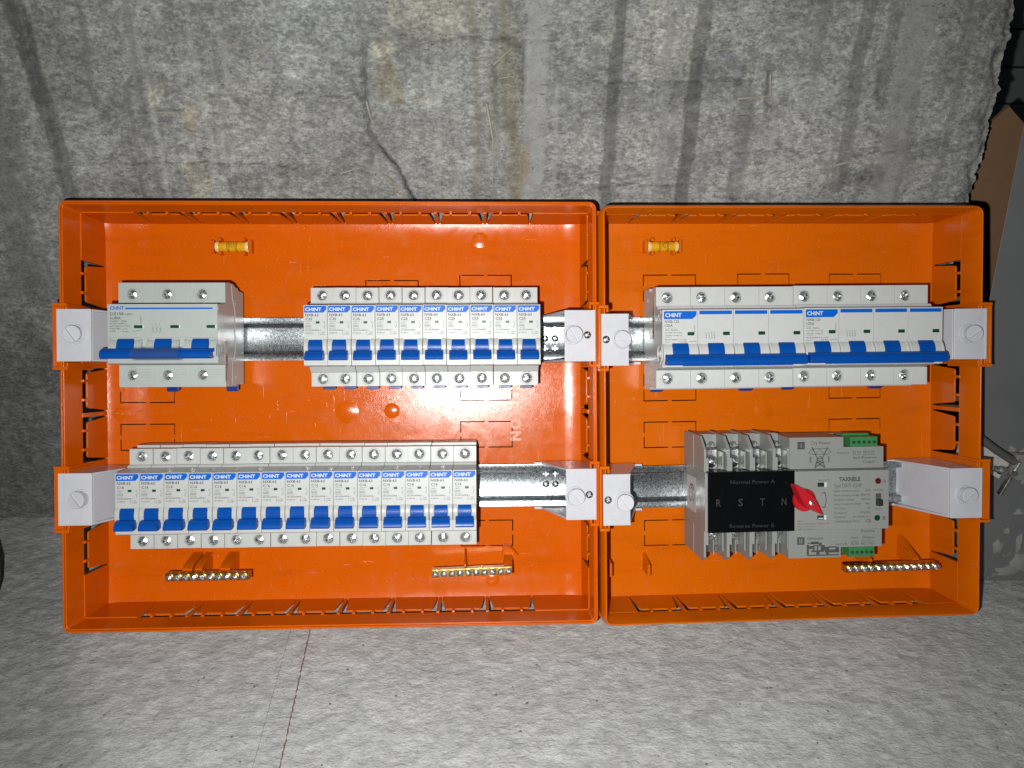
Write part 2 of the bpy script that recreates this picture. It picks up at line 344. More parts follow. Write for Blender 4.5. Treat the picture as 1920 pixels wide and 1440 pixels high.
# ------------------------------------------------------------------ concrete wall
WALL = Matrix.Translation((0, 0.6535, 0)) @ Matrix.Rotation(math.atan(0.029), 4, 'Z')
def build_wall():
    root = thing('concrete_wall', 'rough grey concrete wall end with drip streaks and a ragged right edge behind both boxes', 'wall', WALL)
    xs = np.concatenate([np.arange(-900, -540, 20), np.arange(-540, 401, 1.9)])
    zs = np.concatenate([np.arange(-12, 290, 4.0), np.arange(290, 486, 1.7), np.arange(490, 900, 14)])
    X, Z = np.meshgrid(xs, zs)
    edge = np.interp(Z, [0, 318, 333, 350, 372, 390, 405, 425, 448, 470, 900], [398, 398.4, 399.2, 398.9, 399.3, 395.4, 397.9, 394.4, 394.1, 393.9, 396])
    edge = edge + (fbm(Z*0.16, Z*0, 5, 5, 0.75)-0.5)*9
    X = X*1.0; X = np.where(X > 330, 330+(X-330)*(edge-330)/(401-330), X)
    hgt = (fbm(X/90, Z/90, 1, 4)-0.5)*5 + (fbm(X/14, Z/9, 2, 4, 0.6)-0.5)*1.6 + (fbm(X/4, Z/3, 3, 2)-0.5)*0.7
    # broken, chipped arris on the right
    t = np.clip((X-(edge-34-10*fbm(Z/20, Z*0, 8)))/34, 0, 1); hgt += -t**2*5*fbm(X/16, Z/16, 9) - t**8*4 + t*(fbm(X/5, Z/4, 10, 4, 0.7)-0.5)*5.5; 
    col = np.ones(X.shape+(3,))*np.array([0.238, 0.242, 0.230])
    n = fbm(X/60, Z/40, 20, 5, 0.6); col *= (0.62+0.76*n)[..., None]
    n = fbm(X/9, Z/6, 21, 4, 0.6); col *= (0.76+0.48*n)[..., None]
    n = fbm(X/3.4, Z/60, 22, 3, 0.5); col *= (0.90+0.2*n)[..., None]
    warp = (fbm(Z/22, X*0+3, 30, 3)-0.5)*7; skim = np.zeros(X.shape)
    def streak(pts, wid, k, tint=(1, 1, 1), soft=0.9, flat=0.0, hh=0.0, fade=None):
        d = seg_dist(X+warp*0.7, Z, pts); wv = wid*(0.7+0.6*fbm(Z/30, X*0+pts[0][0], 31))
        m = 1-sst(wv/2-soft/2, wv/2+soft/2, d)
        nonlocal col, hgt, skim
        skim = np.maximum(skim, m*(flat if flat else 0.45))
        if flat:
            g = np.array([0.250, 0.253, 0.244])*(0.9+0.2*fbm(X/12, Z/30, 33, 3))[..., None]
            col = col*(1-m*flat)[..., None]+g*k*(m*flat)[..., None]
            hgt = hgt*(1-m*0.6)+m*hh
        else: col = col*(1+m[..., None]*(np.array(tint)*k-1)); hgt = hgt+m*hh
    for p, w, k, kw in [
        ([(-376, 480), (-370, 413), (-366, 361), (-362, 300), (-360, 200)], 14, 0.62, {}),
        ([(-420, 480), (-412, 380), (-415, 250)], 30, 0.80, dict(soft=10)),
        ([(20.3, 480), (20.5, 417), (19.1, 389), (17.3, 300)], 18, 1.08, dict(flat=0.95, hh=0.8)),
        ([(36, 402), (36.6, 369), (36.6, 300)], 4, 1.10, dict(flat=0.7, hh=0.8)),
        ([(86.1, 480), (82.5, 417), (80.2, 369), (80.4, 300)], 10, 0.56, {}),
        ([(122.9, 480), (123.5, 410), (124.8, 300)], 7, 0.93, dict(flat=0.6)),
        ([(151.7, 480), (147.3, 434), (145.9, 370), (144.4, 300)], 12, 0.58, {}),
        ([(190.6, 400), (189.8, 349), (187.8, 300)], 13, 0.74, dict(soft=5)),
        ([(279, 480), (275, 431), (277.4, 383), (276.6, 330)], 12, 0.66, {}),
        ([(299, 480), (298, 400)], 10, 0.68, dict(soft=3)),
        ([(319.8, 480), (317.2, 412), (319, 350), (318, 300)], 22, 0.98, dict(flat=0.85, hh=0.6)),
        ([(241.6, 480), (242.9, 390)], 8, 0.86, dict(soft=4)),
        ([(-5, 480), (-2, 400), (2, 300)], 9, 0.86, dict(tint=(1, 0.97, 0.88), soft=5)),
        ([(-43, 480), (-45, 400), (-43, 300)], 5, 1.12, dict(soft=3)),
        ([(0, 372), (8, 340), (4, 300)], 10, 0.85, dict(tint=(1.0, 0.93, 0.80), soft=5)),
        ([(-30, 480), (-27, 380), (-28, 300)], 6, 0.84, dict(tint=(1, 0.97, 0.9), soft=4)),
        ([(-57, 480), (-60, 380), (-60, 300)], 4, 1.1, dict(soft=3)),
    ]: streak(p, w, k, **kw)
    rs = random.Random(21)
    for i in range(34):
        x0 = rs.uniform(-420, 390); zt = rs.uniform(380, 520); zb = zt-rs.uniform(60, 220); k_ = rs.choice((0.78, 0.84, 0.88, 1.12, 1.16))
        streak([(x0, zt), (x0+rs.uniform(-3, 3), (zt+zb)/2), (x0+rs.uniform(-4, 4), zb)], rs.uniform(1.5, 6), k_, dict() or (1, 1, 1), soft=rs.uniform(1, 4))
    def patch(cx, cz, rx, rz, k, seed):
        nonlocal col
        d = np.hypot((X-cx)/rx, (Z-cz)/rz)+(fbm(X/10, Z/10, seed, 3)-0.5)*1.1
        m = (1-sst(0.7, 1.1, d))[..., None]; col = col*(1+m*(np.array(k)-1))
    for a in [(-101, 430, 13, 9, (1.25, 1.20, 1.02), 40), (-98, 405, 14, 16, (0.92, 0.86, 0.70), 41), (-5, 405, 14, 38, (0.80, 0.79, 0.72), 42),
              (12, 345, 5, 22, (0.95, 0.84, 0.72), 43), (-60, 455, 40, 18, (1.16, 1.14, 1.04), 44), (-150, 440, 45, 30, (1.12, 1.14, 1.13), 45),
              (120, 440, 50, 30, (1.12, 1.12, 1.08), 46), (-210, 390, 40, 30, (1.05, 1.05, 1.02), 47), (166, 420, 20, 26, (0.78, 0.79, 0.82), 48),
              (-283, 392, 4, 9, (1.35, 1.33, 1.18), 49), (-278, 398, 8, 5, (1.2, 1.2, 1.1), 50), (-256, 375, 7, 14, (1.1, 1.0, 0.86), 51),
              (-258, 330, 12, 22, (1.2, 1.16, 1.02), 52), (-170, 330, 60, 16, (0.80, 0.80, 0.78), 53), (230, 335, 60, 12, (1.16, 1.16, 1.12), 54),
              (298, 335, 22, 9, (0.74, 0.75, 0.76), 55), (350, 360, 14, 12, (0.8, 0.8, 0.8), 56), (-330, 350, 22, 26, (1.1, 1.1, 1.1), 57)]: patch(*a)
    low = 1-sst(160, 300, Z+(fbm(X/40, Z/40, 60, 3)-0.5)*60)   # darker foot of the wall
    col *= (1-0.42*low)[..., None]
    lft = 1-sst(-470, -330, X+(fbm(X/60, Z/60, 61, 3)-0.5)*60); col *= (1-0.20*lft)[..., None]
    # horizontal ledges and tears of the formwork
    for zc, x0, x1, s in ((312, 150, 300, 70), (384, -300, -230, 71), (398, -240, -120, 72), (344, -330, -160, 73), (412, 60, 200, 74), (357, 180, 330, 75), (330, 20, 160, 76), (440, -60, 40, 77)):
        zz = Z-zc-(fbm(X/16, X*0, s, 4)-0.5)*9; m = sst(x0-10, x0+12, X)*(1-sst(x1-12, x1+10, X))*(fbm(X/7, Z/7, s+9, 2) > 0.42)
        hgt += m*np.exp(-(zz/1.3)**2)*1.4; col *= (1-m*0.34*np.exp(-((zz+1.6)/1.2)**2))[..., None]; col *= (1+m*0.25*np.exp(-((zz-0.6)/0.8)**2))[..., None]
    # the diagonal crack
    for pts, w, dep in (([(-113.5, 442), (-116.6, 404), (-115.5, 369), (-102.9, 351), (-93.5, 339), (-81, 314), (-76, 300)], 1.0, 6),
                        ([(-141, 420), (-129, 411), (-121, 396), (-117, 380)], 1.8, 1.5), ([(-9, 440), (8, 432), (9, 400)], 1.6, 1.2), ([(206, 415), (207, 396), (212, 390)], 2.2, 2)):
        d = seg_dist(X+(fbm(Z/6, X*0, 80, 3)-0.5)*3, Z, pts); m = np.exp(-(d/w)**2); hgt -= m*dep; col *= (1-((0.35+0.6*sst(372, 345, Z)) if dep > 5 else 0.4)*m)[..., None]
        hgt += np.exp(-((d-5)/3)**2)*0.8
    wx = (fbm(X/6, Z/6, 90, 3)-0.5)*60
    P = np.stack([X, -hgt, Z], -1)
    # the broken return of the wall
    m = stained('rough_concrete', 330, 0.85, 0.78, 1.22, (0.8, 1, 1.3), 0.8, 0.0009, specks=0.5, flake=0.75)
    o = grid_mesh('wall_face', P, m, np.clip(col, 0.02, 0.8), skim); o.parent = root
    r = []; c2 = []
    for k in range(14):
        row = P[:, -1].copy(); row[:, 1] += k*k*0.9; row[:, 0] += (fbm(zs/9+k, zs*0+k*0.7, 95, 3)-0.5)*4*min(k, 2)-k*0.3; r.append(row); c2.append(col[:, -1]*0.9)
    o2 = grid_mesh('wall_return', np.stack(r, 1), m, np.stack(c2, 1)); o2.parent = root
    # splinters of formwork timber bedded in the face
    wood = plastic('bleached_wood', (0.42, 0.39, 0.31), 0.8, 0.35, 0.6)
    for pts, w in (([(-19.8, 391), (-17, 377), (-14.7, 364), (-14.4, 345), (-14.6, 326.5)], 1.7), ([(-13, 375), (-9.5, 355), (-11, 335)], 0.7), ([(-78, 393.2), (-69, 394.7), (-61, 397.5)], 1.6),
                   ([(-14.3, 420), (-6, 427), (0.2, 432)], 1.1), ([(-12, 418), (-5, 424)], 0.6), ([(181, 396.7), (194, 398), (206.8, 399)], 1.5), ([(205.6, 415), (206.7, 405), (210.9, 392)], 1.3),
                   ([(269, 344.5), (280, 348), (290, 347.4), (301, 344.8)], 1.6), ([(333, 345.6), (345, 346.4), (359, 346)], 1.3), ([(159, 432), (175, 434.4)], 0.8), ([(4.8, 398), (8, 391), (11.5, 383)], 0.9),
                   ([(-226, 429.5), (-217, 432), (-209, 434)], 1.2), ([(-281, 382.3), (-258, 383)], 0.7), ([(-115, 392), (-113, 382), (-110.5, 373.7)], 1.2), ([(354, 421), (362, 423), (371, 423)], 1.2),
                   ([(-200, 425), (-188, 430)], 1.0), ([(-10, 410), (3, 412)], 0.7), ([(-4, 395), (5, 399)], 0.6), ([(214, 402), (224, 404)], 0.7), ([(-245, 372), (-222, 370)], 0.6), ([(-88, 361), (-75, 359)], 0.8),
                   ([(-168, 350), (-140, 345)], 0.7), ([(-140, 336), (-122, 341)], 1.0)):
        b = MB(); b.tube([(x, -2.3-0.5*math.sin(i*2.1), z) for i, (x, z) in enumerate(pts)], w*0.75, 6, w*0.25); b.build('wood_splinter', wood, root, smooth=40)
    b = MB()
    for i in range(46):   # the fibrous torn patch beside the crack
        t = i/45; x, z = -104+t*20+random.uniform(-2, 2), 337-t*25+random.uniform(-2, 2); L = random.uniform(3, 8)
        b.tube([(x-L*0.5, -2.4-random.random(), z+L*0.10), (x, -3.4-random.random(), z), (x+L*0.5, -2.2, z-L*0.35)], 0.30, 5, 0.12)
    b.build('torn_wood_fibre', wood, root, smooth=0)
    return root
build_wall()

# ------------------------------------------------------------------ floor
def build_floor():
    xs = np.concatenate([np.arange(-2500, -520, 90), np.arange(-520, 560, 2.6), np.arange(560, 2600, 90)])
    ys = np.concatenate([np.arange(-1500, 250, 80), np.arange(250, 690, 2.2), np.arange(690, 1500, 40)])
    X, Y = np.meshgrid(xs, ys)
    mar = fbm(X/11, Y/6.5, 100, 4, 0.55)
    h = (fbm(X/120, Y/120, 101, 3)-0.5)*3 + (mar-0.5)*2.2 + (fbm(X/4, Y/3, 102, 3)-0.5)*0.8
    col = np.ones(X.shape+(3,))*np.array([0.455, 0.468, 0.463])
    col *= (0.90+0.20*fbm(X/70, Y/50, 103, 4))[..., None]*(0.94+0.12*mar)[..., None]
    # darker strip in the left corner and along the wall foot on the right
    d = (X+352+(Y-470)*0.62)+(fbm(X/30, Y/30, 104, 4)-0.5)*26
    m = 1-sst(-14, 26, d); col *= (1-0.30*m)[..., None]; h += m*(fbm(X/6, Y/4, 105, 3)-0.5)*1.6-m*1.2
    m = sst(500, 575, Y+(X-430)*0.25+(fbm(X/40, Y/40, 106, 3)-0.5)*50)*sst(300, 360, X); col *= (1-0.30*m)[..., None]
    # red chalk line and a hairline crack beside it
    w = (fbm(Y/9, X*0, 107, 3)-0.5)*1.0
    P = np.stack([X, Y, h-1.6], -1)
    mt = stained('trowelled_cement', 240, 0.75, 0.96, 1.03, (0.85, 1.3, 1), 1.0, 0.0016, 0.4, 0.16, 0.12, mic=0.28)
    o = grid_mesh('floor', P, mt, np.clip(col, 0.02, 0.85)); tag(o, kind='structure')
    o['label'] = 'pale rough cement floor'
    red = plastic('red_chalk', (0.24, 0.10, 0.10), 0.9, 0.4, 0.3); gry = plastic('crack_shadow', (0.26, 0.255, 0.25), 0.9, 0.3, 0.3)
    def hf(x, y):
        a = np.array([[x]]); c = np.array([[y]]); mr = fbm(a/11, c/6.5, 100, 4, 0.55)
        return float(((fbm(a/120, c/120, 101, 3)-0.5)*3 + (mr-0.5)*2.2 + (fbm(a/4, c/3, 102, 3)-0.5)*0.8)[0, 0])-1.6
    for nm, mat_, xa, xb, wd_, seed in (('chalk_line', red, -160.5, -140, 0.5, 1), ('hairline_crack', gry, -176, -160, 0.22, 2)):
        b = MB(); n = 150; prev = None
        for i in range(n+1):
            t = i/n; y = 500-t*260; x = xa+(xb-xa)*t+math.sin(i*1.7+seed)*0.25
            ww = wd_*(0.55+0.6*abs(math.sin(i*0.9+seed*2)))*(0.25 if (i*7+seed) % 11 == 0 else 1)
            z = hf(x, y)+0.22
            cur = ((x-ww, y, z), (x+ww, y, z))
            if prev: b.add([prev[0], prev[1], cur[1], cur[0]], [(0, 1, 2, 3)])
            prev = cur
        c = b.build(nm, mat_, o, smooth=0)
        c['kind'] = 'structure'
    rr = random.Random(11); b = MB()
    for i in range(150):
        x, y = rr.uniform(-400, 460), rr.uniform(345, 505); r = rr.choice((0.4, 0.5, 0.6, 0.8, 1.1)); z = hf(x, y)+r*0.4
        if 430 < y and -372 < x < 395 and y > 470: continue
        ring = [(x+r*math.cos(k*1.2566)*rr.uniform(0.7, 1.3), y+r*math.sin(k*1.2566)*rr.uniform(0.7, 1.3), z) for k in range(5)]
        b.add(ring+[(x, y, z+r*0.8), (x, y, z-r)], [(k, (k+1) % 5, 5) for k in range(5)]+[((k+1) % 5, k, 6) for k in range(5)])
    g = b.build('floor_grit', plastic('dark_grit', (0.16, 0.155, 0.145), 0.9, 0.5, 0.5), None, smooth=0); tag(g, 'fine dark grit scattered over the cement floor', 'grit', kind='stuff')
build_floor()

# ------------------------------------------------------------------ enclosure boxes
def rrect(W, H, ins, r, y, ns=7):
    pts = []; r = max(r, 0.2)
    for cx, cz, a0 in ((W-ins-r, H-ins-r, 0), (ins+r, H-ins-r, 90), (ins+r, ins+r, 180), (W-ins-r, ins+r, 270)):
        for k in range(ns):
            a = math.radians(a0+90*k/(ns-1)); pts.append((cx+r*math.cos(a), y, cz+r*math.sin(a)))
    return pts
D_BACK = 65.0
def make_enclosure(F, W, H, mat, label, top_b, rects, rim, inner_side, rings, domes, word=None):
    root = thing('enclosure_box', label, 'electrical box', F, 'orange plastic enclosure boxes')
    b = MB(); b.loft([rrect(W, H, i, r, y) for y, i, r in rim], closed=True); b.build('front_frame', mat, root, bevel=0.25)
    def P(side, s, d, i): return {'T': (s, d, H-i), 'B': (s, d, i), 'L': (i, d, s), 'R': (W-i, d, s)}[side]
    def inn(d): return 4.3+(d-25)*0.022
    def slab(mb, side, poly, dep=0.0, outer=1.6):
        n = len(poly)
        mb.add([P(side, s, d, inn(d)+dep) for s, d in poly]+[P(side, s, d, outer) for s, d in poly],
               [tuple(range(n)), tuple(range(2*n-1, n-1, -1))]+[(i, (i+1) % n, n+(i+1) % n, n+i) for i in range(n)])
    def wall(side, L, bounds):
        mb = MB(); e = 1.6 if side in 'TB' else 3.2
        edges = [e]; kn = []
        for a, c in bounds: edges += [a, c]; kn.append((a, c))
        edges.append(L-e)
        for k in range(0, len(edges)-1, 2):
            s0, s1 = edges[k], edges[k+1]
            slab(mb, side, [(s0, 25), (s1, 25), (s1, 67), (s0, 67)])
        for a, c in kn: slab(mb, side, [(a-0.02, 63.6), (c+0.02, 63.6), (c+0.02, 66.9), (a-0.02, 66.9)], 0.01, 1.65)
        mb.build('side_wall', mat, root, bevel=0.35)
        for a, c in kn:
            kb = MB(); g0, g1 = 0.6, 3.9
            slab(kb, side, [(a+g1+1.2, 31.2), (c-g1-1.2, 31.2), (c-g1, 32.5), (c-g0, 63.5), (a+g0, 63.5), (a+g1, 32.5)], 0.15, 3.1)
            mid = (a+c)/2
            for q in (-7.5, 7.5):
                slab(kb, side, [(mid+q-1.1, 24.9), (mid+q+1.1, 24.9), (mid+q+1.1, 31.6), (mid+q-1.1, 31.6)], 0.65, 3.0)
            kb.build('knockout_panel', mat, root, bevel=0.3)
    tb = [(top_b[i]+1.3, top_b[i+1]-1.3) for i in range(len(top_b)-1)]
    wall('T', W, tb); wall('B', W, tb)
    sb = [(37.5, 74.5), (125.5, 161.5), (165, 200.5), (249, 285)]
    wall('L', H, sb); wall('R', H, sb)
    # back panel as a grid with real slots round the knockouts
    e0, e1 = 4.2, W-4.2; f0, f1 = 4.2, H-4.2
    def axis(a, b, cuts):
        v = set(np.round(np.linspace(a, b, int((b-a)/7)), 2)) | {round(c, 2) for c in cuts}
        for k in range(1, 11): v |= {round(a+k*2.3, 2), round(b-k*2.3, 2)}
        v = sorted(v); out = [v[0]]
        keep = {round(c, 2) for c in cuts}
        for x in v[1:]:
            if x-out[-1] < 0.35 and x not in keep: continue
            out.append(x)
        return np.array(out)
    sl = 0.9; cx = []; cz = []
    for (u0, u1, w0, w1) in rects:
        cx += [u0, u0+sl, u1-sl, u1, (u0+u1)/2-1.6, (u0+u1)/2+1.6]; cz += [w0, w0+sl, w1-sl, w1, (w0+w1)/2-1.8, (w0+w1)/2+1.8]
    xs = axis(e0, e1, cx); zs = axis(f0, f1, cz)
    def dep(u, w):
        def q(t): return max(0, 1-t/16.0)**2
        return D_BACK-3.2*(q(u-e0)+q(e1-u))-1.7*(q(w-f0)+q(f1-w))
    bp = MB(); kns = [MB() for _ in rects]
    vid = {}
    def vert(mb, key, i, j):
        k = (key, i, j)
        if k not in vid: vid[k] = len(mb.v); mb.v.append((xs[i], dep(xs[i], zs[j]), zs[j]))
        return vid[k]
    for i in range(len(xs)-1):
        for j in range(len(zs)-1):
            cu, cw = (xs[i]+xs[i+1])/2, (zs[j]+zs[j+1])/2; tgt, key = bp, -1
            for r, (u0, u1, w0, w1) in enumerate(rects):
                if u0 < cu < u1 and w0 < cw < w1:
                    if u0+sl < cu < u1-sl and w0+sl < cw < w1-sl: tgt, key = kns[r], r
                    else:
                        mu, mw = abs(cu-(u0+u1)/2), abs(cw-(w0+w1)/2)
                        bridge = (mu < 1.6) or (mw < 1.8)
                        if not bridge: tgt = None
            if tgt is None: continue
            tgt.f.append((vert(tgt, key, i, j), vert(tgt, key, i+1, j), vert(tgt, key, i+1, j+1), vert(tgt, key, i, j+1)))
    bp.build('back_panel', mat, root, smooth=60, recalc=False, solid=2.2)
    for k in kns: k.build('knockout_panel', mat, root, smooth=60, recalc=False, solid=2.1)
    # pockets in the side walls that take the rail brackets
    for side, c in (('L', 223.8), ('L', 101), ('R', 223.8), ('R', 101)):
        pb = MB(); o0 = -5.0 if side != inner_side else -1.5
        def bx(i0, i1, d0, d1, z0, z1):
            a, c_ = (i0, i1) if side == 'L' else (W-i1, W-i0); pb.box(a, c_, d0, d1, z0, z1)
        bx(o0, 0.4, 0.6, 38, c-22.7, c+22.7)
        bx(o0, o0+1.6, 0.0, 0.5, c-22.7, c+22.7)
        for s in (-1, 1):
            z0, z1 = sorted((c+s*22.8, c+s*25.0))
            bx(o0, 6.0, -0.6, 38.5, z0, z1)
            z0, z1 = sorted((c+s*19.8, c+s*22.8)); bx(4.4, 6.2, -0.2, 30, z0, z1)
        pb.build('bracket_pocket', mat, root, bevel=0.5)
    # moulding marks: faint raised ejector rings, one or two domes
    r = rings[0][2]; mb = MB(); mb.lathe([(r, 0.05), (r+0.15, -0.13), (r+0.4, -0.13), (r+0.55, 0.05)], (0, 0), 28); pr_ = mb.build('ejector_ring', mat, root)
    for k, (u, w, r) in enumerate(rings):
        o_ = pr_ if k == 0 else pr_.copy()
        if k: COL.objects.link(o_); o_.parent = root
        o_.location = Vector((u, dep(u, w), w))*MM
    for (u, w, r) in domes:
        mb = MB(); y = dep(u, w); mb.lathe([(r*1.15, y+0.05), (r*1.0, y-0.12), (r*0.80, y-0.5), (r*0.5, y-0.8), (0.01, y-0.9)], (u, w), 32); mb.build('raised_dome', mat, root, smooth=60)
    if word:
        mb = MB(); t, u, w, h, adv = word
        for i, ch in enumerate(t):
            vs, fs = text_data(ch, 0.0); x0 = min(p[0] for p in vs); x1 = max(p[0] for p in vs)
            cxm = (x0+x1)/2; sc = h/0.70; y = D_BACK
            # outline letters: run downwards, turned a quarter clockwise, drawn as thin raised ridges along their borders
            from collections import Counter
            ec = Counter(tuple(sorted((f[k], f[(k+1) % len(f)]))) for f in fs for k in range(len(f)))
            for (a, c), n in ec.items():
                if n != 1: continue
                pa, pc = vs[a], vs[c]
                A = (u+(pa[1]-0.35)*sc, w-i*adv-(pa[0]-cxm)*sc*0.86); B = (u+(pc[1]-0.35)*sc, w-i*adv-(pc[0]-cxm)*sc*0.86)
                mb.tube([(A[0], y-0.1, A[1]), (B[0], y-0.1, B[1])], 0.42, 4)
        mb.build('raised_lettering', plastic('highlight_painted_orange', (1.25, 0.85, 0.66), 0.3, bmp=0), root, smooth=0)  # pale colour paints in the highlight along the letter edges
    # bottom lugs for the terminal bars and clips for the vials are added by the caller
    return root, dep

rowsL = [(256, 278.5), (171.3, 194), (131.4, 154), (47.3, 69.8)]
rectsL = [(298.2, 342.8, a, b) for a, b in rowsL] + [(218.8, 263.8, 251.6, 274.1)] + [(14.5, 59.4, a, b) for a, b in rowsL[1:3]]
rectsR = [(47.5, 93.1, a, b) for a, b in rowsL] + [(208.7, 254.8, a, b) for a, b in rowsL[:3]] + [(128.5, 174, 256.5, 279)]
rimL = [(26, 1.3, 4.5), (0.6, 0.0, 5.5), (0, 0.5, 5.0), (0, 1.6, 4.2), (1.8, 1.7, 4.1), (1.8, 2.4, 3.6), (0.5, 2.5, 3.5), (0.5, 3.1, 3.0), (25, 3.4, 2.6), (26, 3.5, 2.6)]
rimR = [(26, 1.3, 8.0), (8, 0.2, 8.5), (7, 0.4, 8.3), (1.0, 2.2, 6.4), (0, 2.8, 5.8), (0, 3.5, 4.6), (0.8, 3.9, 4.0), (25, 4.0, 3.0), (26, 4.0, 3.0)]
rnd = random.Random(3)
ringsL = [(u, w, 5.0) for u, w in ((52, 303), (150, 306), (305, 299), (350, 260), (88, 300), (32, 160), (55, 40), (143, 42), (200, 24), (262, 24), (300, 24), (353, 27), (386, 22), (265, 42), (358, 62), (372, 300), (140, 172), (377, 160), (367, 150))]
ringsR = [(u, w, 4.4) for u, w in ((40, 60), (30, 292), (40, 165), (135, 160), (280, 240), (262, 160), (150, 30), (265, 60), (36, 29), (20, 170))]
boxL, depL = make_enclosure(FL, 405.8, 326.0, M_OL, 'larger reddish orange plastic electrical box, left, holding 26 breakers on two rails', [43+39.6*k for k in range(9)], rectsL, rimL, 'R', ringsL,
                            [(202.4, 162.8, 9.0), (240.5, 163.4, 6.0), (316, 309, 6.5), (12.5, 162.5, 5.0), (325, 18, 5.5)], ('UNISON', 345.5, 192.8, 9.0, 10.35))
boxR, depR = make_enclosure(FR, 303.2, 326.0, M_OR, 'smaller yellowish orange plastic electrical box, right, holding the transfer switch with red knob', [32+40*k for k in range(7)], rectsR, rimR, 'L', ringsR,
                            [(151.3, 161.4, 7.2)], None)

# small orange posts and clips of the boxes
def lug(root, mat, poly, x0, x1, name='mounting_post', axis='x'):
    b = MB(); b.prism(poly, x0, x1, axis); b.build(name, mat, root, bevel=0.3)
for u0, u1 in ((74, 82), (84, 90), (104, 112)):
    lug(boxL, M_OL, [(64.6, 46), (64.6, 32), (39, 32), (39, 38), (44, 41)], u0, u1)
for u0, u1 in ((301.5, 303), (334, 341)): lug(boxL, M_OL, [(64.6, 46), (64.6, 30), (39, 30), (39, 38), (44, 41)], u0, u1)
lug(boxL, M_OL, [(334, 50), (341, 48), (346, 42), (340, 38), (333, 38)], 52, 64.5, axis='y')
for u0, u1 in ((232, 234.5), (270, 275)): lug(boxR, M_OR, [(64.6, 52), (64.6, 32), (39, 32), (39, 38)], u0, u1)
lug(boxR, M_OR, [(64.6, 42), (64.6, 27), (46, 27), (46, 36)], 46, 48.5)
lug(boxR, M_OR, [(64.6, 45), (64.6, 28), (36, 30), (36, 41)], 12.5, 14.5)

def vial(F, box, mat, u0, u1, w, bub, label, dep_):
    for uu in (u0+2.5, u1-4.5):
        b = MB()
        for s in (-1, 1): b.box(uu, uu+2.4, 58-1.0, 64.9, *(sorted((w+s*4.3, w+s*7.0))))
        b.build('vial_clip', mat, box, bevel=0.3)
    for uu in (u0-3.2, u1+0.9):
        b = MB(); b.box(uu, uu+2.3, 56.5, 64.9, w-5.2, w+5.2); b.build('vial_clip', mat, box, bevel=0.3)
    t = thing('spirit_level_vial', label, 'spirit level', at(F, u0, 60.0, w), 'spirit levels in the boxes')
    L = u1-u0
    b = MB(); b.lathe([(0.01, 0), (3.6, 0.2), (4.1, 1.2), (4.1, L-1.2), (3.6, L-0.2), (0.01, L)], (0, 0), 24, 'x'); b.build('vial_tube', M_VIAL, t, smooth=50)
    for x in (L*0.36, L*0.62):
        for dx in (0, 1.1):
            b = MB(); b.lathe([(4.14, x+dx), (4.24, x+dx+0.05), (4.24, x+dx+0.32), (4.14, x+dx+0.4)], (0, 0), 24, 'x'); b.build('level_line', M_GAP, t)
    b = MB(); b.lathe([(0.01, L*bub-3.0), (1.2, L*bub-2.4), (1.7, L*bub-1), (1.7, L*bub+1.2), (1.2, L*bub+2.6), (0.01, L*bub+3.1)], (-1.6, 1.2), 16, 'x'); b.build('bubble', M_CLEAR, t, smooth=60)
    b = MB(); b.lathe([(1.9, -4.15), (1.95, -4.4), (2.2, -4.4), (2.25, -4.1)], (L*bub, 0.8), 20); b.lathe([(0.9, -4.2), (0.95, -4.45), (1.2, -4.45), (1.25, -4.2)], (L*bub-0.4, 1.0), 16); b.build('bubble_rim', plastic('amber_shadow', (0.30, 0.13, 0.01), 0.3), t)
    for x0_, x1_ in ((-0.5, 2.6), (L-2.6, L+0.5)):
        b = MB(); b.lathe([(0.01, x0_), (4.0, x0_+0.2), (4.35, x0_+0.6), (4.35, x1_-0.4), (4.15, x1_)], (0, 0), 20, 'x'); b.build('end_cap', plastic('pale_amber_cap', (0.95, 0.70, 0.30), 0.12, bmp=0), t, smooth=40)
    b = MB(); b.lathe([(0.01, 0.6), (3.3, 0.7), (3.3, 4.6), (2.4, 5.4), (0.01, 5.5)], (0, 0), 20, 'x'); b.lathe([(0.01, L-0.6), (3.3, L-0.7), (3.3, L-5.4), (2.4, L-6.2), (0.01, L-6.3)], (0, 0), 20, 'x')
    b.build('end_plug', plastic('amber_plug', (0.95, 0.42, 0.02), 0.3), t, smooth=40)
vial(FL, boxL, M_OL, 96.6, 123.2, 301.2, 0.52, 'small yellow spirit level vial near the top of the left box', depL)
vial(FR, boxR, M_OR, 50.4, 75.4, 301.2, 0.55, 'small yellow spirit level vial near the top of the right box', depR)

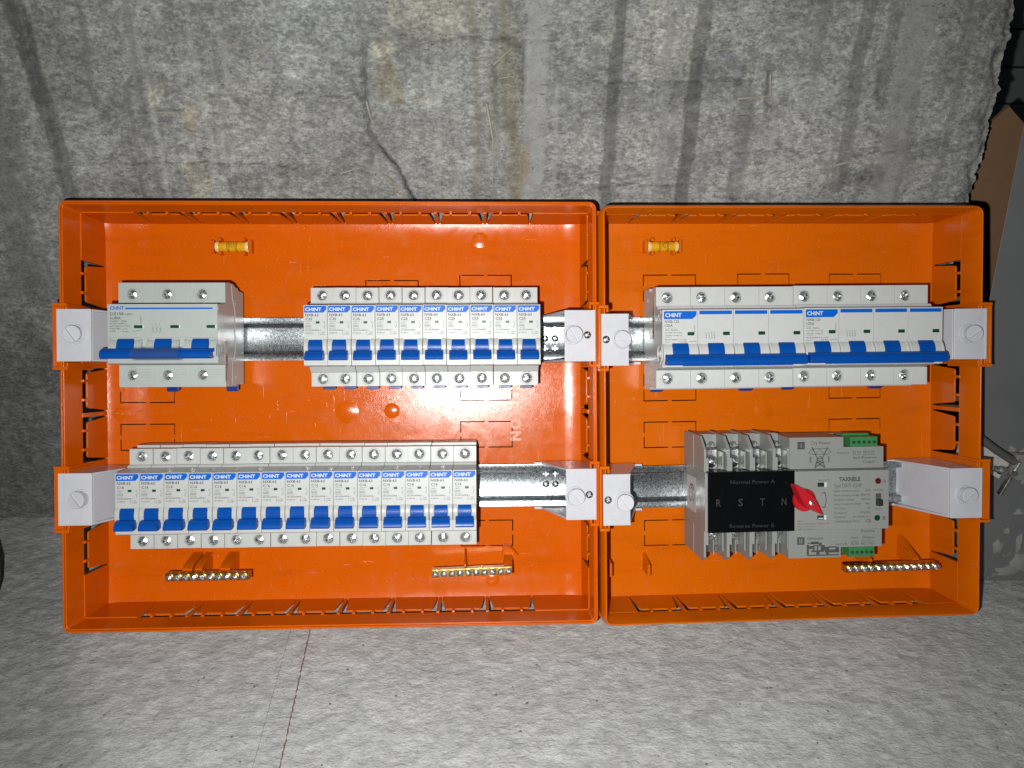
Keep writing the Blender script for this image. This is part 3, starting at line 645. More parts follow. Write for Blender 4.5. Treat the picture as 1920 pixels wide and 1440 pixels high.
# ------------------------------------------------------------------ rails, brackets
def mark(mb, u, w, y, r=2.6):
    mb.prism([(u-r, w-0.6), (u-0.6, w-0.6), (u-0.6, w-r), (u+0.6, w-r), (u+0.6, w-0.6), (u+r, w-0.6), (u+r, w+0.6), (u+0.6, w+0.6), (u+0.6, w+r), (u-0.6, w+r), (u-0.6, w+0.6), (u-r, w+0.6)], y, y-0.35, 'y')
def screw_mesh(r=3.6, dome=0.7, cross=(0.45, 2.3), slot=False, depth=1.3, n=48):
    """pan head with a real cross recess, facing -y, head top near y=0"""
    b = MB(); A = [2*math.pi*k/n for k in range(n)]
    a_, b_ = cross[0], min(cross[1], r*0.72)
    def rho(t):
        c, s = abs(math.cos(t)), abs(math.sin(t)); hi, lo = max(c, s), min(c, s)
        if slot: return min(b_*1.25/max(c, 1e-6), a_*1.2/max(s, 1e-6)) if s/max(c, 1e-6) > 1e-6 else b_*1.25
        return min(b_/hi, a_/max(lo, 1e-6))
    def ring(rad, y): return [(rad*math.cos(t), y, rad*math.sin(t)) for t in A]
    star = lambda y, k=1.0: [(rho(t)*k*math.cos(t), y, rho(t)*k*math.sin(t)) for t in A]
    mid = [(max(rho(t)*1.02, r*0.76)*math.cos(t), -dome*0.35, max(rho(t)*1.02, r*0.76)*math.sin(t)) for t in A]
    b.loft([ring(r, 2.5), ring(r, 0.35), ring(r*0.93, 0.05), mid, star(-dome), star(depth*0.4, 0.9), star(depth, 0.5)])
    b.add([(p[0], depth, p[2]) for p in star(depth, 0.5)], [tuple(range(n))])
    return b
def screw_obj(name, parent, mesh_o, u, y, w, rot, mat=None):
    o = mesh_o.copy(); COL.objects.link(o); o.name = name; o.parent = parent
    o.matrix_local = Matrix.Translation(Vector((u, y, w))*MM) @ Matrix.Rotation(rot, 4, 'Y'); return o
def proto(b, name, mat, **kw):
    o = b.build(name, mat, None, **kw); COL.objects.unlink(o); return o
SCR = proto(screw_mesh(3.95, cross=(0.5, 2.6)), 'terminal_screw', M_SCREW, smooth=28)
SCR_D = proto(screw_mesh(2.9, 0.6, (0.4, 1.9)), 'fixing_screw', M_DARKSCREW, smooth=28)
SCR_S = proto(screw_mesh(2.15, 0.5, (0.33, 1.5), n=24), 'clamp_screw', M_SCREW, smooth=28)
SCR_B = proto(screw_mesh(4.9, 1.6, (0.6, 3.2), depth=1.8), 'terminal_screw', M_SCREW, smooth=35)

def rail(F, u0, u1, d, w, label, screws):
    t = thing('din_rail', label, 'mounting rail', at(F, 0, d, w), 'galvanised mounting rails')
    b = MB(); th = 1.0
    h_ = [(0, 17.5), (0, 12.9), (0.5, 12.1), (1.6, 11.7), (4.6, 11.3), (5.8, 10.6), (6.3, 9.3)]; o_ = h_+[(y_, -z_) for y_, z_ in reversed(h_)]; g_ = [(th, 17.5), (th, 13.4), (7.3, 12.2)]; i_ = [(y_, -z_) for y_, z_ in g_]+list(reversed(g_))
    b.prism(o_+i_, u0, u1); b.build('rail_profile', M_ZINC, t, smooth=50)
    b = MB()
    for u in screws:
        for dz in (-8.5, 8.5): mark(b, u, dz, 6.3)
    b.build('pressed_mark', M_ZINC, t, smooth=0)
    for i, u in enumerate(screws): screw_obj('rail_screw', t, SCR_D, u, 5.6, 0, 0.4*i)
    return t
rail(FL, 14, 396, 50, 223.7, 'upper galvanised steel rail in the left box, bare between the two breaker groups', (370, 378.5))
rail(FL, 14, 396, 47, 101.5, 'lower galvanised steel rail in the left box, bare right of the fifteen breakers', (370, 378))
rail(FR, 10, 282, 50, 223.8, 'upper galvanised steel rail in the right box, behind the row of eight poles', (33,))
rail(FR, 10, 279, 50, 100.9, 'lower galvanised steel rail in the right box, behind the transfer switch', (31, 268.5))

def knob(t, u, w, tilt, rot):
    b = MB(); r = 6.35; n = 36; A = [2*math.pi*k/n for k in range(n)]
    def ring(rad, y): return [(rad*math.cos(a), y, rad*math.sin(a)) for a in A]
    def rho(a):
        c, s = abs(math.cos(a)), abs(math.sin(a)); return min((r-0.45)/1.0, 1.05/max(s, 1e-6))
    st = lambda y, k=1: [(rho(a)*math.cos(a)*k, y, rho(a)*math.sin(a)*k) for a in A]
    b.loft([ring(r-1.2, 9), ring(r-1.2, 3.6), ring(r, 3.4), ring(r, 0.4), ring(r-0.3, 0), st(0), st(1.9)])
    b.add([(p[0], 1.9, p[2]) for p in st(0)], [tuple(range(n))])
    o = b.build('plastic_knob', M_WHITE, t, smooth=35)
    o.matrix_local = Matrix.Translation(Vector((u, -9.5, w))*MM) @ Matrix.Rotation(tilt[0], 4, 'X') @ Matrix.Rotation(tilt[1], 4, 'Z') @ Matrix.Rotation(rot, 4, 'Y')
def bracket(F, u0, u1, side, w, d_rail, label, k, screw=None, closed=False):
    """side: -1 when the box wall is on the left of it"""
    t = thing('rail_bracket', label, 'bracket', at(F, 0, 0, w), 'white rail end brackets')
    h = 19.6
    b = MB(); b.box(u0, u1, -1.6, 0.4, -h, h); b.build('front_plate', M_WHITE, t, bevel=0.35)
    b = MB()   # thin rib round the front plate
    b.box(u0, u1, -2.1, -1.6, h-1.0, h); b.box(u0, u1, -2.1, -1.6, -h, -h+1.0); x = u0 if side < 0 else u1-0.9; b.box(x, x+0.9, -2.1, -1.6, -h+1, h-1)
    b.build('edge_rib', M_WHITE, t)
    a = u0+3.5 if side < 0 else u1-3.5; e = u1 if side < 0 else u0; far = e+(15 if side < 0 else -15)
    for s in (-1, 1):
        b = MB(); z0, z1 = sorted((s*h, s*(h-1.7)))
        b.prism([(a, 0.4), (e, 0.4), (far, d_rail), (far, d_rail+8), (a, d_rail+8)] if side < 0 else [(e, 0.4), (a, 0.4), (a, d_rail+8), (far, d_rail+8), (far, d_rail)], z0, z1, 'z')
        b.build('gusset', M_WHITE, t, bevel=0.3)
        b = MB(); z0, z1 = sorted((s*h, s*17.7)); x0, x1 = sorted((far, far+(6 if side < 0 else -6))); b.box(x0, x1, d_rail+1.2, d_rail+3, z0, z1)
        b.build('rail_tab', M_WHITE, t, bevel=0.2)
    if closed:
        b = MB(); x0, x1 = sorted((e, e+side*1.6)); b.prism([(x0, 0.4), (x1, 0.4), (x1-side*11, d_rail+7.9), (x0-side*11, d_rail+7.9)], -h+1.7, h-1.7, 'z'); b.build('side_plate', M_WHITE, t, bevel=0.3)
    for (cu, cz) in ((u0+5, h-5), (u0+5, -h+5)):
        b = MB(); b.lathe([(2.1, -1.58), (2.15, -1.68), (2.4, -1.68), (2.5, -1.58)], (cu, cz), 20); b.build('mould_ring', M_WHITE, t)
    knob(t, *k)
    if k: 
        b = MB(); b.lathe([(5.4, 8), (5.4, -1.7), (5.9, -2.3), (7.0, -2.3), (7.5, -1.6)], (k[0]-math.sin(k[2][1])*0-(0.6 if k[0] > 100 else -0.6), k[1]), 28); b.build('knob_collar', M_WHITE, t)
    if screw: screw_obj('fixing_screw', t, SCR_D, screw[0], -2.0, screw[1], 0.5)
    return t
bracket(FL, -0.8, 24.2, -1, 224.6, 50, 'white bracket at the left end of the upper rail in the left box', (13.6, 0.6, (0.06, 0.10), 1.0), closed=True)
bracket(FL, -0.9, 23.8, -1, 101.4, 47, 'white bracket at the left end of the lower rail in the left box', (15.5, 0.4, (-0.08, -0.16), 0.85), closed=True)
bracket(FL, 380.6, 404.2, 1, 222.8, 50, 'white bracket at the right end of the upper rail in the left box', (387.4, 0.6, (0.04, 0.04), 1.05), (398.1, 0.6))
bracket(FL, 381.1, 404.4, 1, 100.9, 47, 'white bracket at the right end of the lower rail in the left box', (388.4, -1.2, (-0.02, 0.02), 0.85), (399.0, -0.4))
bracket(FR, 0.2, 21.2, -1, 222.6, 50, 'white bracket at the left end of the upper rail in the right box', (15.2, 0.2, (0, 0), -0.02), (3.9, 0.2))
bracket(FR, 0.8, 21.8, -1, 100.5, 50, 'white bracket at the left end of the lower rail in the right box', (16.6, -1.2, (-0.08, -0.08), 0.95), (4.6, -0.1))
bracket(FR, 276.8, 302.6, 1, 224.4, 50, 'white bracket at the right end of the upper rail in the right box', (288.4, 0.2, (0, -0.05), -0.6), closed=True)
bracket(FR, 274.9, 300.4, 1, 99.9, 50, 'white bracket at the right end of the lower rail in the right box', (286.2, -1.0, (0.02, 0.06), -0.8), closed=True)

# ------------------------------------------------------------------ breakers
def hole_plate(mb, x0, x1, z0, z1, c, r, y0, y1, n=32):
    """a plate with a round hole through which the terminal screw is seen"""
    A = [2*math.pi*(k+0.5)/n for k in range(n)]
    def sq(a, y):
        dx, dz = math.cos(a), math.sin(a); t = min(((x1-c[0]) if dx > 0 else (x0-c[0]))/dx, ((z1-c[1]) if dz > 0 else (z0-c[1]))/dz); return (c[0]+dx*t, y, c[1]+dz*t)
    ring = lambda rr, y: [(c[0]+rr*math.cos(a), y, c[1]+rr*math.sin(a)) for a in A]
    mb.loft([[sq(a, y1) for a in A], [sq(a, y0) for a in A], ring(r+1.15, y0), ring(r+1.0, y0+0.3), ring(r+0.75, y0+0.3), ring(r+0.6, y0), ring(r, y0), ring(r-0.1, y1)])
    # square corners
    for cx_, cz_ in ((x0, z0), (x1, z0), (x1, z1), (x0, z1)):
        a = math.atan2(cz_-c[1], cx_-c[0]) % (2*math.pi); k = int(math.floor(a/(2*math.pi)*n-0.5)) % n
        p, q = sq(A[k], y0), sq(A[(k+1) % n], y0); o = len(mb.v)
        mb.add([p, (cx_, y0, cz_), q, sq(A[k], y1), (cx_, y1, cz_), sq(A[(k+1) % n], y1)], [(0, 1, 2), (0, 3, 4, 1), (1, 4, 5, 2)])
NXB_PROF = [(0, -22.8), (0, 22.6), (1.0, 22.9), (20, 24.4), (21.5, 26.2), (27.5, 26.2), (27.5, 38.5), (34, 38.6), (34, 36.5), (38, 36.5), (38, 40.3), (62, 40.3), (62, -39.3), (27.5, -39.0), (27.5, -28), (23.0, -28), (18, -23.6), (1, -23.2)]
def make_single(rating, code, label, group):
    """single pole breaker; origin in the middle of its nose face"""
    t = thing('circuit_breaker', label, 'circuit breaker', None, group); hw = 8.78
    b = MB(); b.prism([(y+0.02, z) for y, z in NXB_PROF], -hw, hw)
    hole_plate(b, -hw, hw, 27.2, 38.5, (0, 32.6), 4.05, 24.6, 27.55); hole_plate(b, -hw, hw, -39.0, -28.1, (0, -33.2), 4.05, 24.6, 27.55)
    # the ledge between shoulder plate and nose
    b.box(-hw, hw, 24.6, 27.4, 26.3, 27.2)
    b.build('body', M_BODY, t, bevel=0.32)
    for s in (-1, 1):  # curved cheeks on both sides of the toggle
        b = MB(); x0, x1 = sorted((s*(hw-0.05), s*5.35)); pr = []
        for k in range(13):
            a = math.radians(14+152*k/12); pr.append((6.4-8.6*math.sin(a), -9.0+9.4*math.cos(a)))
        b.prism(pr+[(5.5, pr[-1][1]), (5.5, pr[0][1])], x0, x1); b.build('toggle_cheek', M_BODY, t, bevel=0.4, smooth=40)
    b = MB(); b.box(-5.4, 5.4, -0.12, 2, -21.5, -1.2); b.build('toggle_well', M_BODY, t)
    b = MB(); pr = []
    for k in range(13):
        a = math.radians(10+128*k/12); pr.append((6.2-8.6*math.sin(a), -9.2+8.6*math.cos(a)))
    b.prism(pr+[(6, pr[-1][1]), (6, pr[0][1])], -5.05, 5.05)
    for zz in (-7.4, -8.3): b.box(-5.0, 5.0, -2.62, -1.5, zz-0.16, zz+0.16)
    b.prism([(-1.5, -11.6), (-4.2, -12.0), (-6.8, -13.6), (-8.6, -16.4), (-8.8, -18.2), (-7.8, -19.2), (-4.5, -19.3), (-1.0, -18.4), (2, -17)], -6.75, 6.75)
    b.build('toggle', M_BLUE, t, bevel=0.45, smooth=40)
    b = MB(); b.prism([(-8.3, 17.2), (-8.3, 21.6), (-7.7, 22.1), (7.9, 22.1), (8.2, 21.7), (8.2, 19.4), (6.0, 17.0), (-8.1, 17.0)], -0.05, 0.3, 'y'); band = b.build('name_band', M_BAND, t, smooth=0)
    b = MB(); b.text('CHiNT', -7.6, 18.2, -0.06, 2.5, 12.2, 0.03); b.build('band_lettering', M_LOGO, band, smooth=0)
    b = MB(); y = 0.0
    b.text('NXB-63', -7.5, 14.2, y, 1.9, 9.8, 0.014); b.text(rating, -7.4, 11.2, y, 1.9, 5.0, 0.014)
    b.line([(-7.4, 10.2), (-2.4, 10.2)], 0.16, y); b.text('230V~', -7.4, 8.4, y, 0.95, 4.2); b.text('6000', -7.2, 6.3, y, 1.0, 3.6); b.line([(-7.5, 7.6), (-3.3, 7.6), (-3.3, 6.0), (-7.5, 6.0)], 0.13, y, True)
    b.line([(-7.4, 5.0), (-2.4, 5.0)], 0.16, y); b.text('IEC/EN60898-1', -7.4, 3.2, y, 0.95, 11.2, 0.008); b.text(code, -7.4, 1.0, y, 0.95, 5.6, 0.004)
    b.text('ON', 4.6, 1.6, y, 0.9, 2.2, 0.004); b.text('OFF', 4.3, 0.2, y, 0.9, 2.8, 0.004); b.text('I', 3.4, 1.6, y, 0.9); b.text('O', 3.1, 0.2, y, 0.9); b.line([(2.4, 0.2), (2.4, 2.5)], 0.18, y)
    b.line([(6.9, 10.2), (6.2, 9.4), (7.0, 8.7)], 0.2, y); b.line([(7.0, 8.2), (7.2, 7.0), (6.4, 6.2), (6.9, 5.4)], 0.2, y); b.text('2', 6.3, 5.0, y, 0.8)
    b.build('printed_text', M_INK, t, smooth=0)
    b = MB(); b.prism([(0.3, 8.7), (3.1, 8.7), (3.1, 10.4), (0.3, 10.4)], -0.06, 0.2, 'y'); b.build('indicator_window', M_GREEN, t, smooth=0)
    b = MB(); b.box(-4.2, 5.6, 44.5, 47, -41.6, -39.3); b.build('rail_clip', M_CLIP, t, bevel=0.4)
    for z, rot in ((32.6, 0), (-33.2, 0)): screw_obj('terminal_screw', t, SCR, 0, 25.5, z, random.uniform(0, 3))
    return t
def redo_screws(t):
    for c in KIDS(t):
        if c.name.startswith('terminal_screw'): c.rotation_euler = (random.uniform(-0.07, 0.07), random.uniform(0, 6.28), random.uniform(-0.07, 0.07))
ORD = ['leftmost', 'second from the left', 'third from the left', 'fourth from the left', 'fifth from the left', 'sixth from the left', 'seventh from the left', 'middle, eighth from either end', 'seventh from the right', 'sixth from the right', 'fifth from the right', 'fourth from the right', 'third from the right', 'second from the right', 'rightmost']
ORD10 = ['leftmost', 'second from the left', 'third from the left', 'fourth from the left', 'fifth from the left', 'fifth from the right', 'fourth from the right', 'third from the right', 'second from the right', 'rightmost']
p25 = make_single('C25', 'R14016', '', 'single-pole C25 breakers in the upper row')
p16 = make_single('C16', 'R14014', '', 'single-pole C16 breakers in the lower row')
for i in range(10):
    m4 = at(FL, 191.8+17.9*i, -5.0+random.uniform(-0.25, 0.25), 223.9+random.uniform(-0.15, 0.15), random.uniform(-0.004, 0.004), random.uniform(-0.012, 0.012))
    l = 'white C25 breaker with blue toggle, %s of ten in the upper row' % ORD10[i]
    if i == 0: p25.matrix_world = m4; p25['label'] = l; o = p25
    else: o = copy_tree(p25, m4, l)
    redo_screws(o)
for i in range(15):
    m4 = at(FL, 53.2+17.87*i, -9.0+random.uniform(-0.25, 0.25), 98.9+random.uniform(-0.15, 0.15), random.uniform(-0.004, 0.004), random.uniform(-0.012, 0.012))
    l = 'white C16 breaker, blue toggle, %s of fifteen in the lower row' % ORD[i]
    if i == 0: p16.matrix_world = m4; p16['label'] = l; o = p16
    else: o = copy_tree(p16, m4, l)
    redo_screws(o)

def coil(b, x, z, y, s=1.0, w=0.16):
    """the little trip symbol: three hooks one under another"""
    for k in range(3):
        z0 = z-k*1.15*s; b.line([(x, z0), (x+0.75*s, z0-0.2*s), (x+0.75*s, z0-0.8*s), (x, z0-1.05*s)], w, y)
# --- the two four-pole breakers
def make_quad(label):
    t = thing('four_pole_breaker', label, 'circuit breaker', None, 'four-pole breakers in the right box'); PW = 27.3; TW = 4*PW
    prof = [(0, -22.2), (0, 21.0), (1, 21.4), (14, 22.2), (15.5, 24.6), (23, 25), (23, 39.6), (30, 40.2), (32, 37.5), (40, 37.5), (42, 40.5), (60, 40.5), (60, -41), (42, -41), (40, -39), (23, -39), (23, -25), (15, -23), (1, -22.4)]
    for k in range(4):
        x0, x1 = k*PW+0.12, (k+1)*PW-0.12
        b = MB(); b.prism([(y+0.02, z) for y, z in prof], x0, x1)
        b.box(x0, x1, 19.6, 22.9, 24.9, 26.0)
        hole_plate(b, x0, x1, 26.0, 39.7, ((k+0.5)*PW-4.6, 31.6), 4.35, 19.6, 23.05); hole_plate(b, x0, x1, -39.1, -25.2, ((k+0.5)*PW-4.6, -31.4), 4.35, 19.6, 23.05)
        b.build('pole_body', M_BODY3, t, bevel=0.3)
        cx_ = (k+0.5)*PW
        for s in (-1, 1):
            b = MB(); xa, xb = sorted((cx_+s*(PW/2-0.25), cx_+s*6.2)); pr = []
            for q in range(13):
                a = math.radians(14+152*q/12); pr.append((5.4-8.8*math.sin(a), -13.0+10.2*math.cos(a)))
            b.prism(pr+[(6, pr[-1][1]), (6, pr[0][1])], xa, xb)
            xm = (xa+xb)/2+s*1.6; b.prism([(p[0]-0.5, p[1]) for p in pr]+[(5.8, pr[-1][1]), (5.8, pr[0][1])], min(xm, xm+s*1.8), max(xm, xm+s*1.8))
            b.build('toggle_cheek', M_BODY3, t, bevel=0.4, smooth=40)
        b = MB(); pr = []
        for q in range(11):
            a = math.radians(8+120*q/10); pr.append((4.6-8.6*math.sin(a), -13.0+10.4*math.cos(a)))
        b.prism(pr+[(6, pr[-1][1]), (6, pr[0][1])], cx_-6.1, cx_+6.1); b.build('toggle_barrel', M_BLUE, t, bevel=0.3, smooth=40)
        for z in (31.6, -31.4): screw_obj('terminal_screw', t, SCR, cx_-4.6, 20.8, z, random.uniform(0, 3)).scale = (1.05, 1, 1.05)
        b = MB()
        if k == 0: b.prism([(x0+1.2, 14.2), (x0+1.2, 19.4), (x0+1.8, 20.0), (x1-1.2, 20.0), (x1-0.9, 19.6), (x1-0.9, 17.0), (x1-4.0, 14.0), (x0+1.4, 14.0)], -0.05, 0.3, 'y')
        else: b.prism([(x0+1.0, 17.4), (x0+1.0, 20.0), (x0+1.4, 20.2), (x1-1.4, 20.2), (x1-1.0, 20.0), (x1-1.0, 17.4)], -0.05, 0.3, 'y')
        bd = b.build('blue_band', M_BAND, t, smooth=0)
        if k == 0: b = MB(); b.text('CHiNT', x0+2.2, 15.6, -0.06, 2.9, 12.4, 0.03); b.build('band_lettering', M_LOGO, bd, smooth=0)
        b = MB(); b.prism([(x1-7.6, 1.6), (x1-2.9, 1.6), (x1-2.6, 2.0), (x1-2.6, 3.9), (x1-2.9, 4.2), (x1-7.6, 4.2), (x1-7.9, 3.9), (x1-7.9, 2.0)], -0.06, 0.2, 'y'); b.build('indicator_window', M_GREEN, t, smooth=0)
    b = MB(); y = 0.0; x = 2.0
    b.text('NXB-125', x, 11.2, y, 2.0, 10.8, 0.006); b.text('125A', x, 8.2, y, 2.0, 6.0, 0.006); b.line([(x, 7.2), (x+5, 7.2)], 0.16, y)
    b.text('400V~  50/60Hz', x, 5.3, y, 1.0, 10, 0.006); b.text('Icu=10kA  Ics=7.5kA', x, 3.3, y, 1.0, 13, 0.006); b.text('Uimp=6kV  (In=8In) (C)', x, 1.2, y, 1.0, 13, 0.006)
    b.line([(x, 0.2), (x+5, 0.2)], 0.16, y); b.text('IEC/EN 60947-2', x, -2.0, y, 1.0, 10.5, 0.006); b.text('Cat. A', x, -4.0, y, 1.0, 3.8, 0.006)
    b.text('I ON', x+12.8, -2.0, y, 1.0, 3.6, 0.004); b.text('O OFF', x+12.4, -3.8, y, 1.0, 4.4, 0.004); b.line([(x+11.6, -3.8), (x+11.6, -1.2)], 0.2, y)
    b.text('R14121', x+23.2, 4.2, y, 0.9, 5.0, 0.004, rot=math.pi/2); b.line([(x+18.5, -3.0), (x+21.4, -3.0), (x+22.6, -2.4)], 0.2, y); b.line([(x+22.6, -3.0), (x+24, -3.0)], 0.3, y)
    for q in range(4):
        xx = PW+6.0+q*2.1; coil(b, xx, 2.2, y); b.line([(xx, 3.8), (xx, 2.2)], 0.16, y); b.text(str(2*q+1), xx+0.2, 3.2, y, 0.8); b.text(str(2*q+2), xx-0.4, -3.4, y, 0.8)
    b.build('printed_text', M_INK, t, smooth=0)
    b = MB(); b.prism([(-2.0, -12.4), (-5.5, -12.8), (-8.0, -14.4), (-9.4, -17.6), (-9.2, -20.2), (-8.0, -20.9), (-2.5, -20.6), (0.5, -19)], 1.2, TW-0.6)
    b.prism([(-9.0, -19.6), (-9.6, -20.2), (-9.4, -21.4), (-7, -21.6), (-5, -20.5)], 13.5, TW-12)
    b.build('handle_tie', M_BLUE, t, bevel=0.8, smooth=40, segs=3)
    b = MB(); b.box(1.4, 11, 45, 48, -43.2, -41.0); b.box(75, 86, 45, 48, -43.2, -41.0); b.build('rail_clip', M_CLIP, t, bevel=0.5)
    # left flank: rivets, barcode label, hinge disc
    b = MB()
    for yy, zz in ((5.5, 19.5), (47, 31), (47, -34), (12, 17), (6, -19)): b.cyl((yy, zz), 1.5, 0.13, -0.25, 'x', 14)
    b.lathe([(6.5, 0.12), (6.6, -0.5), (7.2, -0.5), (7.3, 0.12)], (7, -12), 24, 'x'); b.lathe([(2.0, 0.12), (2.1, -0.5), (2.8, -0.5), (2.9, 0.12)], (7, -12), 16, 'x')
    b.build('rivet', M_BODY3, t)
    b = MB(); b.box(-0.02, 0.1, 24, 31, 0, 34); lab = b.build('side_label', M_LABEL, t)
    b = MB(); z = 2
    while z < 26:
        w_ = random.choice((0.3, 0.5, 0.8)); b.box(-0.05, 0.0, 25.5, 29.5, z, z+w_); z += w_+random.choice((0.3, 0.5, 0.8))
    b.build('barcode', M_INK, lab, smooth=0)
    return t
q1 = make_quad('white four-pole 125A breaker with long blue handle, left of the pair in the right box')
q1.matrix_world = at(FR, 45.7, -6.5, 223.6)
q2 = copy_tree(q1, at(FR, 155.1, -6.5, 224.1), 'white four-pole 125A breaker with long blue handle, right of the pair beside the white bracket')
redo_screws(q1); redo_screws(q2)

# --- three-pole main breaker
def make_main():
    t = thing('main_breaker', 'greyish three-pole 80A main breaker with clear sleeve on its blue handle', 'circuit breaker', at(FL, 41.4, -12.0, 224.8)); PW = 26.7; TW = 80.0
    prof = [(0, -21.7), (0, 22.0), (1, 22.3), (12, 22.6), (21, 24.6), (21, 39.9), (24, 41), (36, 41), (44, 38.8), (48, 38.8), (50, 37), (62, 37), (62, -38), (50, -38), (48, -39.5), (21, -39.5), (21, -22.6), (1, -22)]
    b = MB(); b.prism([(y+0.02, z) for y, z in prof], 0, TW)
    for k in range(3):
        x0, x1 = k*PW+0.02, (k+1)*PW-0.02
        hole_plate(b, x0, x1, 24.7, 39.9, (10+k*26.2, 31.2), 3.75, 17.6, 21.05); hole_plate(b, x0, x1, -39.5, -22.8, (9.8+k*26.4, -30.4), 3.75, 17.6, 21.05)
    b.build('body', M_BODY2, t, bevel=0.3)
    for k in range(3):
        for zc, s, xc in ((31.2, 1, 10+k*26.2), (-30.4, -1, 9.8+k*26.4)):
            b = MB(); pts = [(xc-3.6, zc+s*8.5), (xc-3.6, zc+s*4.9)]+[(xc+6.1*math.cos(a), zc+s*6.1*math.sin(a)) for a in [math.radians(128+g) for g in range(0, 280, 14)]]
            for (xa, za), (xb, zb) in zip(pts[:-1], pts[1:]): b.tube([(xa, 17.6, za), (xb, 17.6, zb)], 0.22, 4)
            b.build('terminal_cover_seam', M_BODY2, t, smooth=0)
            screw_obj('terminal_screw', t, SCR, xc, 18.9, zc, random.uniform(0, 3)).scale = (0.9, 1, 0.9)
        if True:
            b = MB()
            for q in range(4): b.tube([(15.5+k*26.4, 17.6, -26.4-q*1.9), (24.5+k*26.4, 17.6, -26.4-q*1.9)], 0.16, 4)
            b.build('grip_rib', M_BODY2, t, smooth=0)
        cx_ = 13.6+k*27.2
        b = MB(); b.box(cx_-12, cx_+12, -0.5, 1, -10.5, -2.8); 
        for s in (-1, 1):
            pr = []
            for q in range(11):
                a = math.radians(10+110*q/10); pr.append((3.4-6.6*math.sin(a), -12+9.6*math.cos(a)))
            xa, xb = sorted((cx_+s*11.4, cx_+s*6.4)); b.prism(pr+[(5, pr[-1][1]), (5, pr[0][1])], xa, xb); xm = cx_+s*10.2; b.prism([(p[0]-0.5, p[1]) for p in pr]+[(4.9, pr[-1][1]), (4.9, pr[0][1])], min(xm, xm+s*1.6), max(xm, xm+s*1.6))
        b.build('toggle_cheek', M_BODY2, t, bevel=0.4, smooth=40)
        b = MB(); pr = []
        for q in range(11):
            a = math.radians(8+115*q/10); pr.append((2.8-7.0*math.sin(a), -12.0+9.6*math.cos(a)))
        b.prism(pr+[(5, pr[-1][1]), (5, pr[0][1])], cx_-6.0, cx_+6.0); b.build('toggle_barrel', M_BLUE, t, bevel=0.3, smooth=40)
        b = MB(); xw = 21.0+k*26.4; b.box(xw-1.8, xw+4.4, -0.06, 0.3, 4.2, 6.4); b.build('indicator_window', M_GREEN, t, smooth=0)
        b = MB(); b.box(xw+4.5, xw+5.5, -0.09, 0.3, 4.1, 6.5); b.build('window_edge', M_LOGO, t, smooth=0)
    b = MB(); b.text('CHNT', 1.8, 18.0, 0, 2.3, 10.2, 0.03); b.box(13.0, 76.5, -0.05, 0.3, 18.2, 19.4); b.build('blue_lettering', M_BAND, t, smooth=0)
    b = MB(); y = 0.0
    b.text('DZ158', 1.9, 13.8, y, 2.1, 9.8, 0.006); b.text('-125H', 12.0, 13.8, y, 1.5, 6.0, 0.006); b.text('In:80A', 1.9, 10.8, y, 1.9, 7.8, 0.006)
    for q, (s, w_) in enumerate((('Ue:400V ~ 50Hz', 12), ('IEC/EN 60947-2', 12), ('Icu=10kA Ics=7.5kA', 14.6), ('Uimp=4kV', 8), ('Cat.A', 4))): b.text(s, 1.9, 8.9-q*1.82, y, 1.15, w_, 0.005)
    b.line([(11.2, 4.0), (11.2, 1.4)], 0.3, y); b.text('ON', 12.0, 3.2, y, 0.9, 2.4); b.text('OFF', 12.0, 1.2, y, 0.9, 3.2); b.text('158005', 24.6, 7.8, y, 0.9, 4.8, 0.004, rot=math.pi/2)
    b.line([(18.2, 1.9), (20.6, 1.9), (22.2, 2.8), (25, 2.8)], 0.22, y)
    for q in range(3): coil(b, 32.5+q*2.7, 5.2, y, 1.2); b.text(str(2*q+1), 31.8+q*2.7, 6.6, y, 1.0); b.text(str(2*q+2), 31.8+q*2.7, 0.6, y, 0.9)
    b.build('printed_text', M_INK, t, smooth=0)
    b = MB(); b.prism([(-1.5, -10.6), (-5.4, -10.9), (-8.4, -12.6), (-9.6, -15.4), (-9.2, -17.8), (-7.6, -18.6), (-2, -18.4), (0.5, -17)], -2.2, TW-2.4)
    b.prism([(-1.5, -10.2), (-3.5, -10.4), (-5, -12), (-5, -13.5), (-1, -14)], TW-2.6, TW-1.0); b.build('handle_tie', M_BLUE, t, bevel=0.9, smooth=40, segs=3)
    b = MB(); n = 26; cy, cz = -4.6, -14.8
    def rg(r, x): return [(x, cy+r*1.22*math.cos(2*math.pi*k/n), cz+r*0.96*math.sin(2*math.pi*k/n)) for k in range(n)]
    b.loft([rg(5.3, 21.0), rg(5.3, 55.0), rg(4.75, 55.0), rg(4.75, 21.0)], closed=True); b.build('clear_sleeve', M_CLEAR, t, smooth=50)
    b = MB()
    for x in (29, 76): b.prism([(x-4.6, -42.8), (x-4.6, -38), (x+4.6, -38), (x+4.6, -42.8), (x+3.8, -43.6), (x-3.8, -43.6)], 44.5, 47, 'y')
    b.build('rail_clip', M_CLIP, t, bevel=0.4)
    b = MB()
    for yy, zz in ((2.2, 19), (2.2, -18.5), (42, 26), (42, -32)): b.cyl((yy, zz), 1.6, TW-0.02, TW+0.35, 'x', 14)
    b.lathe([(2.6, TW-0.1), (2.6, TW+0.3), (3.0, TW+0.3), (3.0, TW-0.1)], (5.5, -12), 20, 'x')
    b.tube([(TW, 32, 40), (TW, 34, 30), (TW, 40, 20), (TW, 40, -12), (TW, 33, -22), (TW, 32, -38)], 0.4, 5)
    b.build('rivet', M_BODY2, t, smooth=40)
    b = MB(); b.box(TW+0.0, TW+0.12, 16, 23.5, -36, -4.5); lab = b.build('side_label', M_LABEL, t)
    b = MB(); z = -27.0
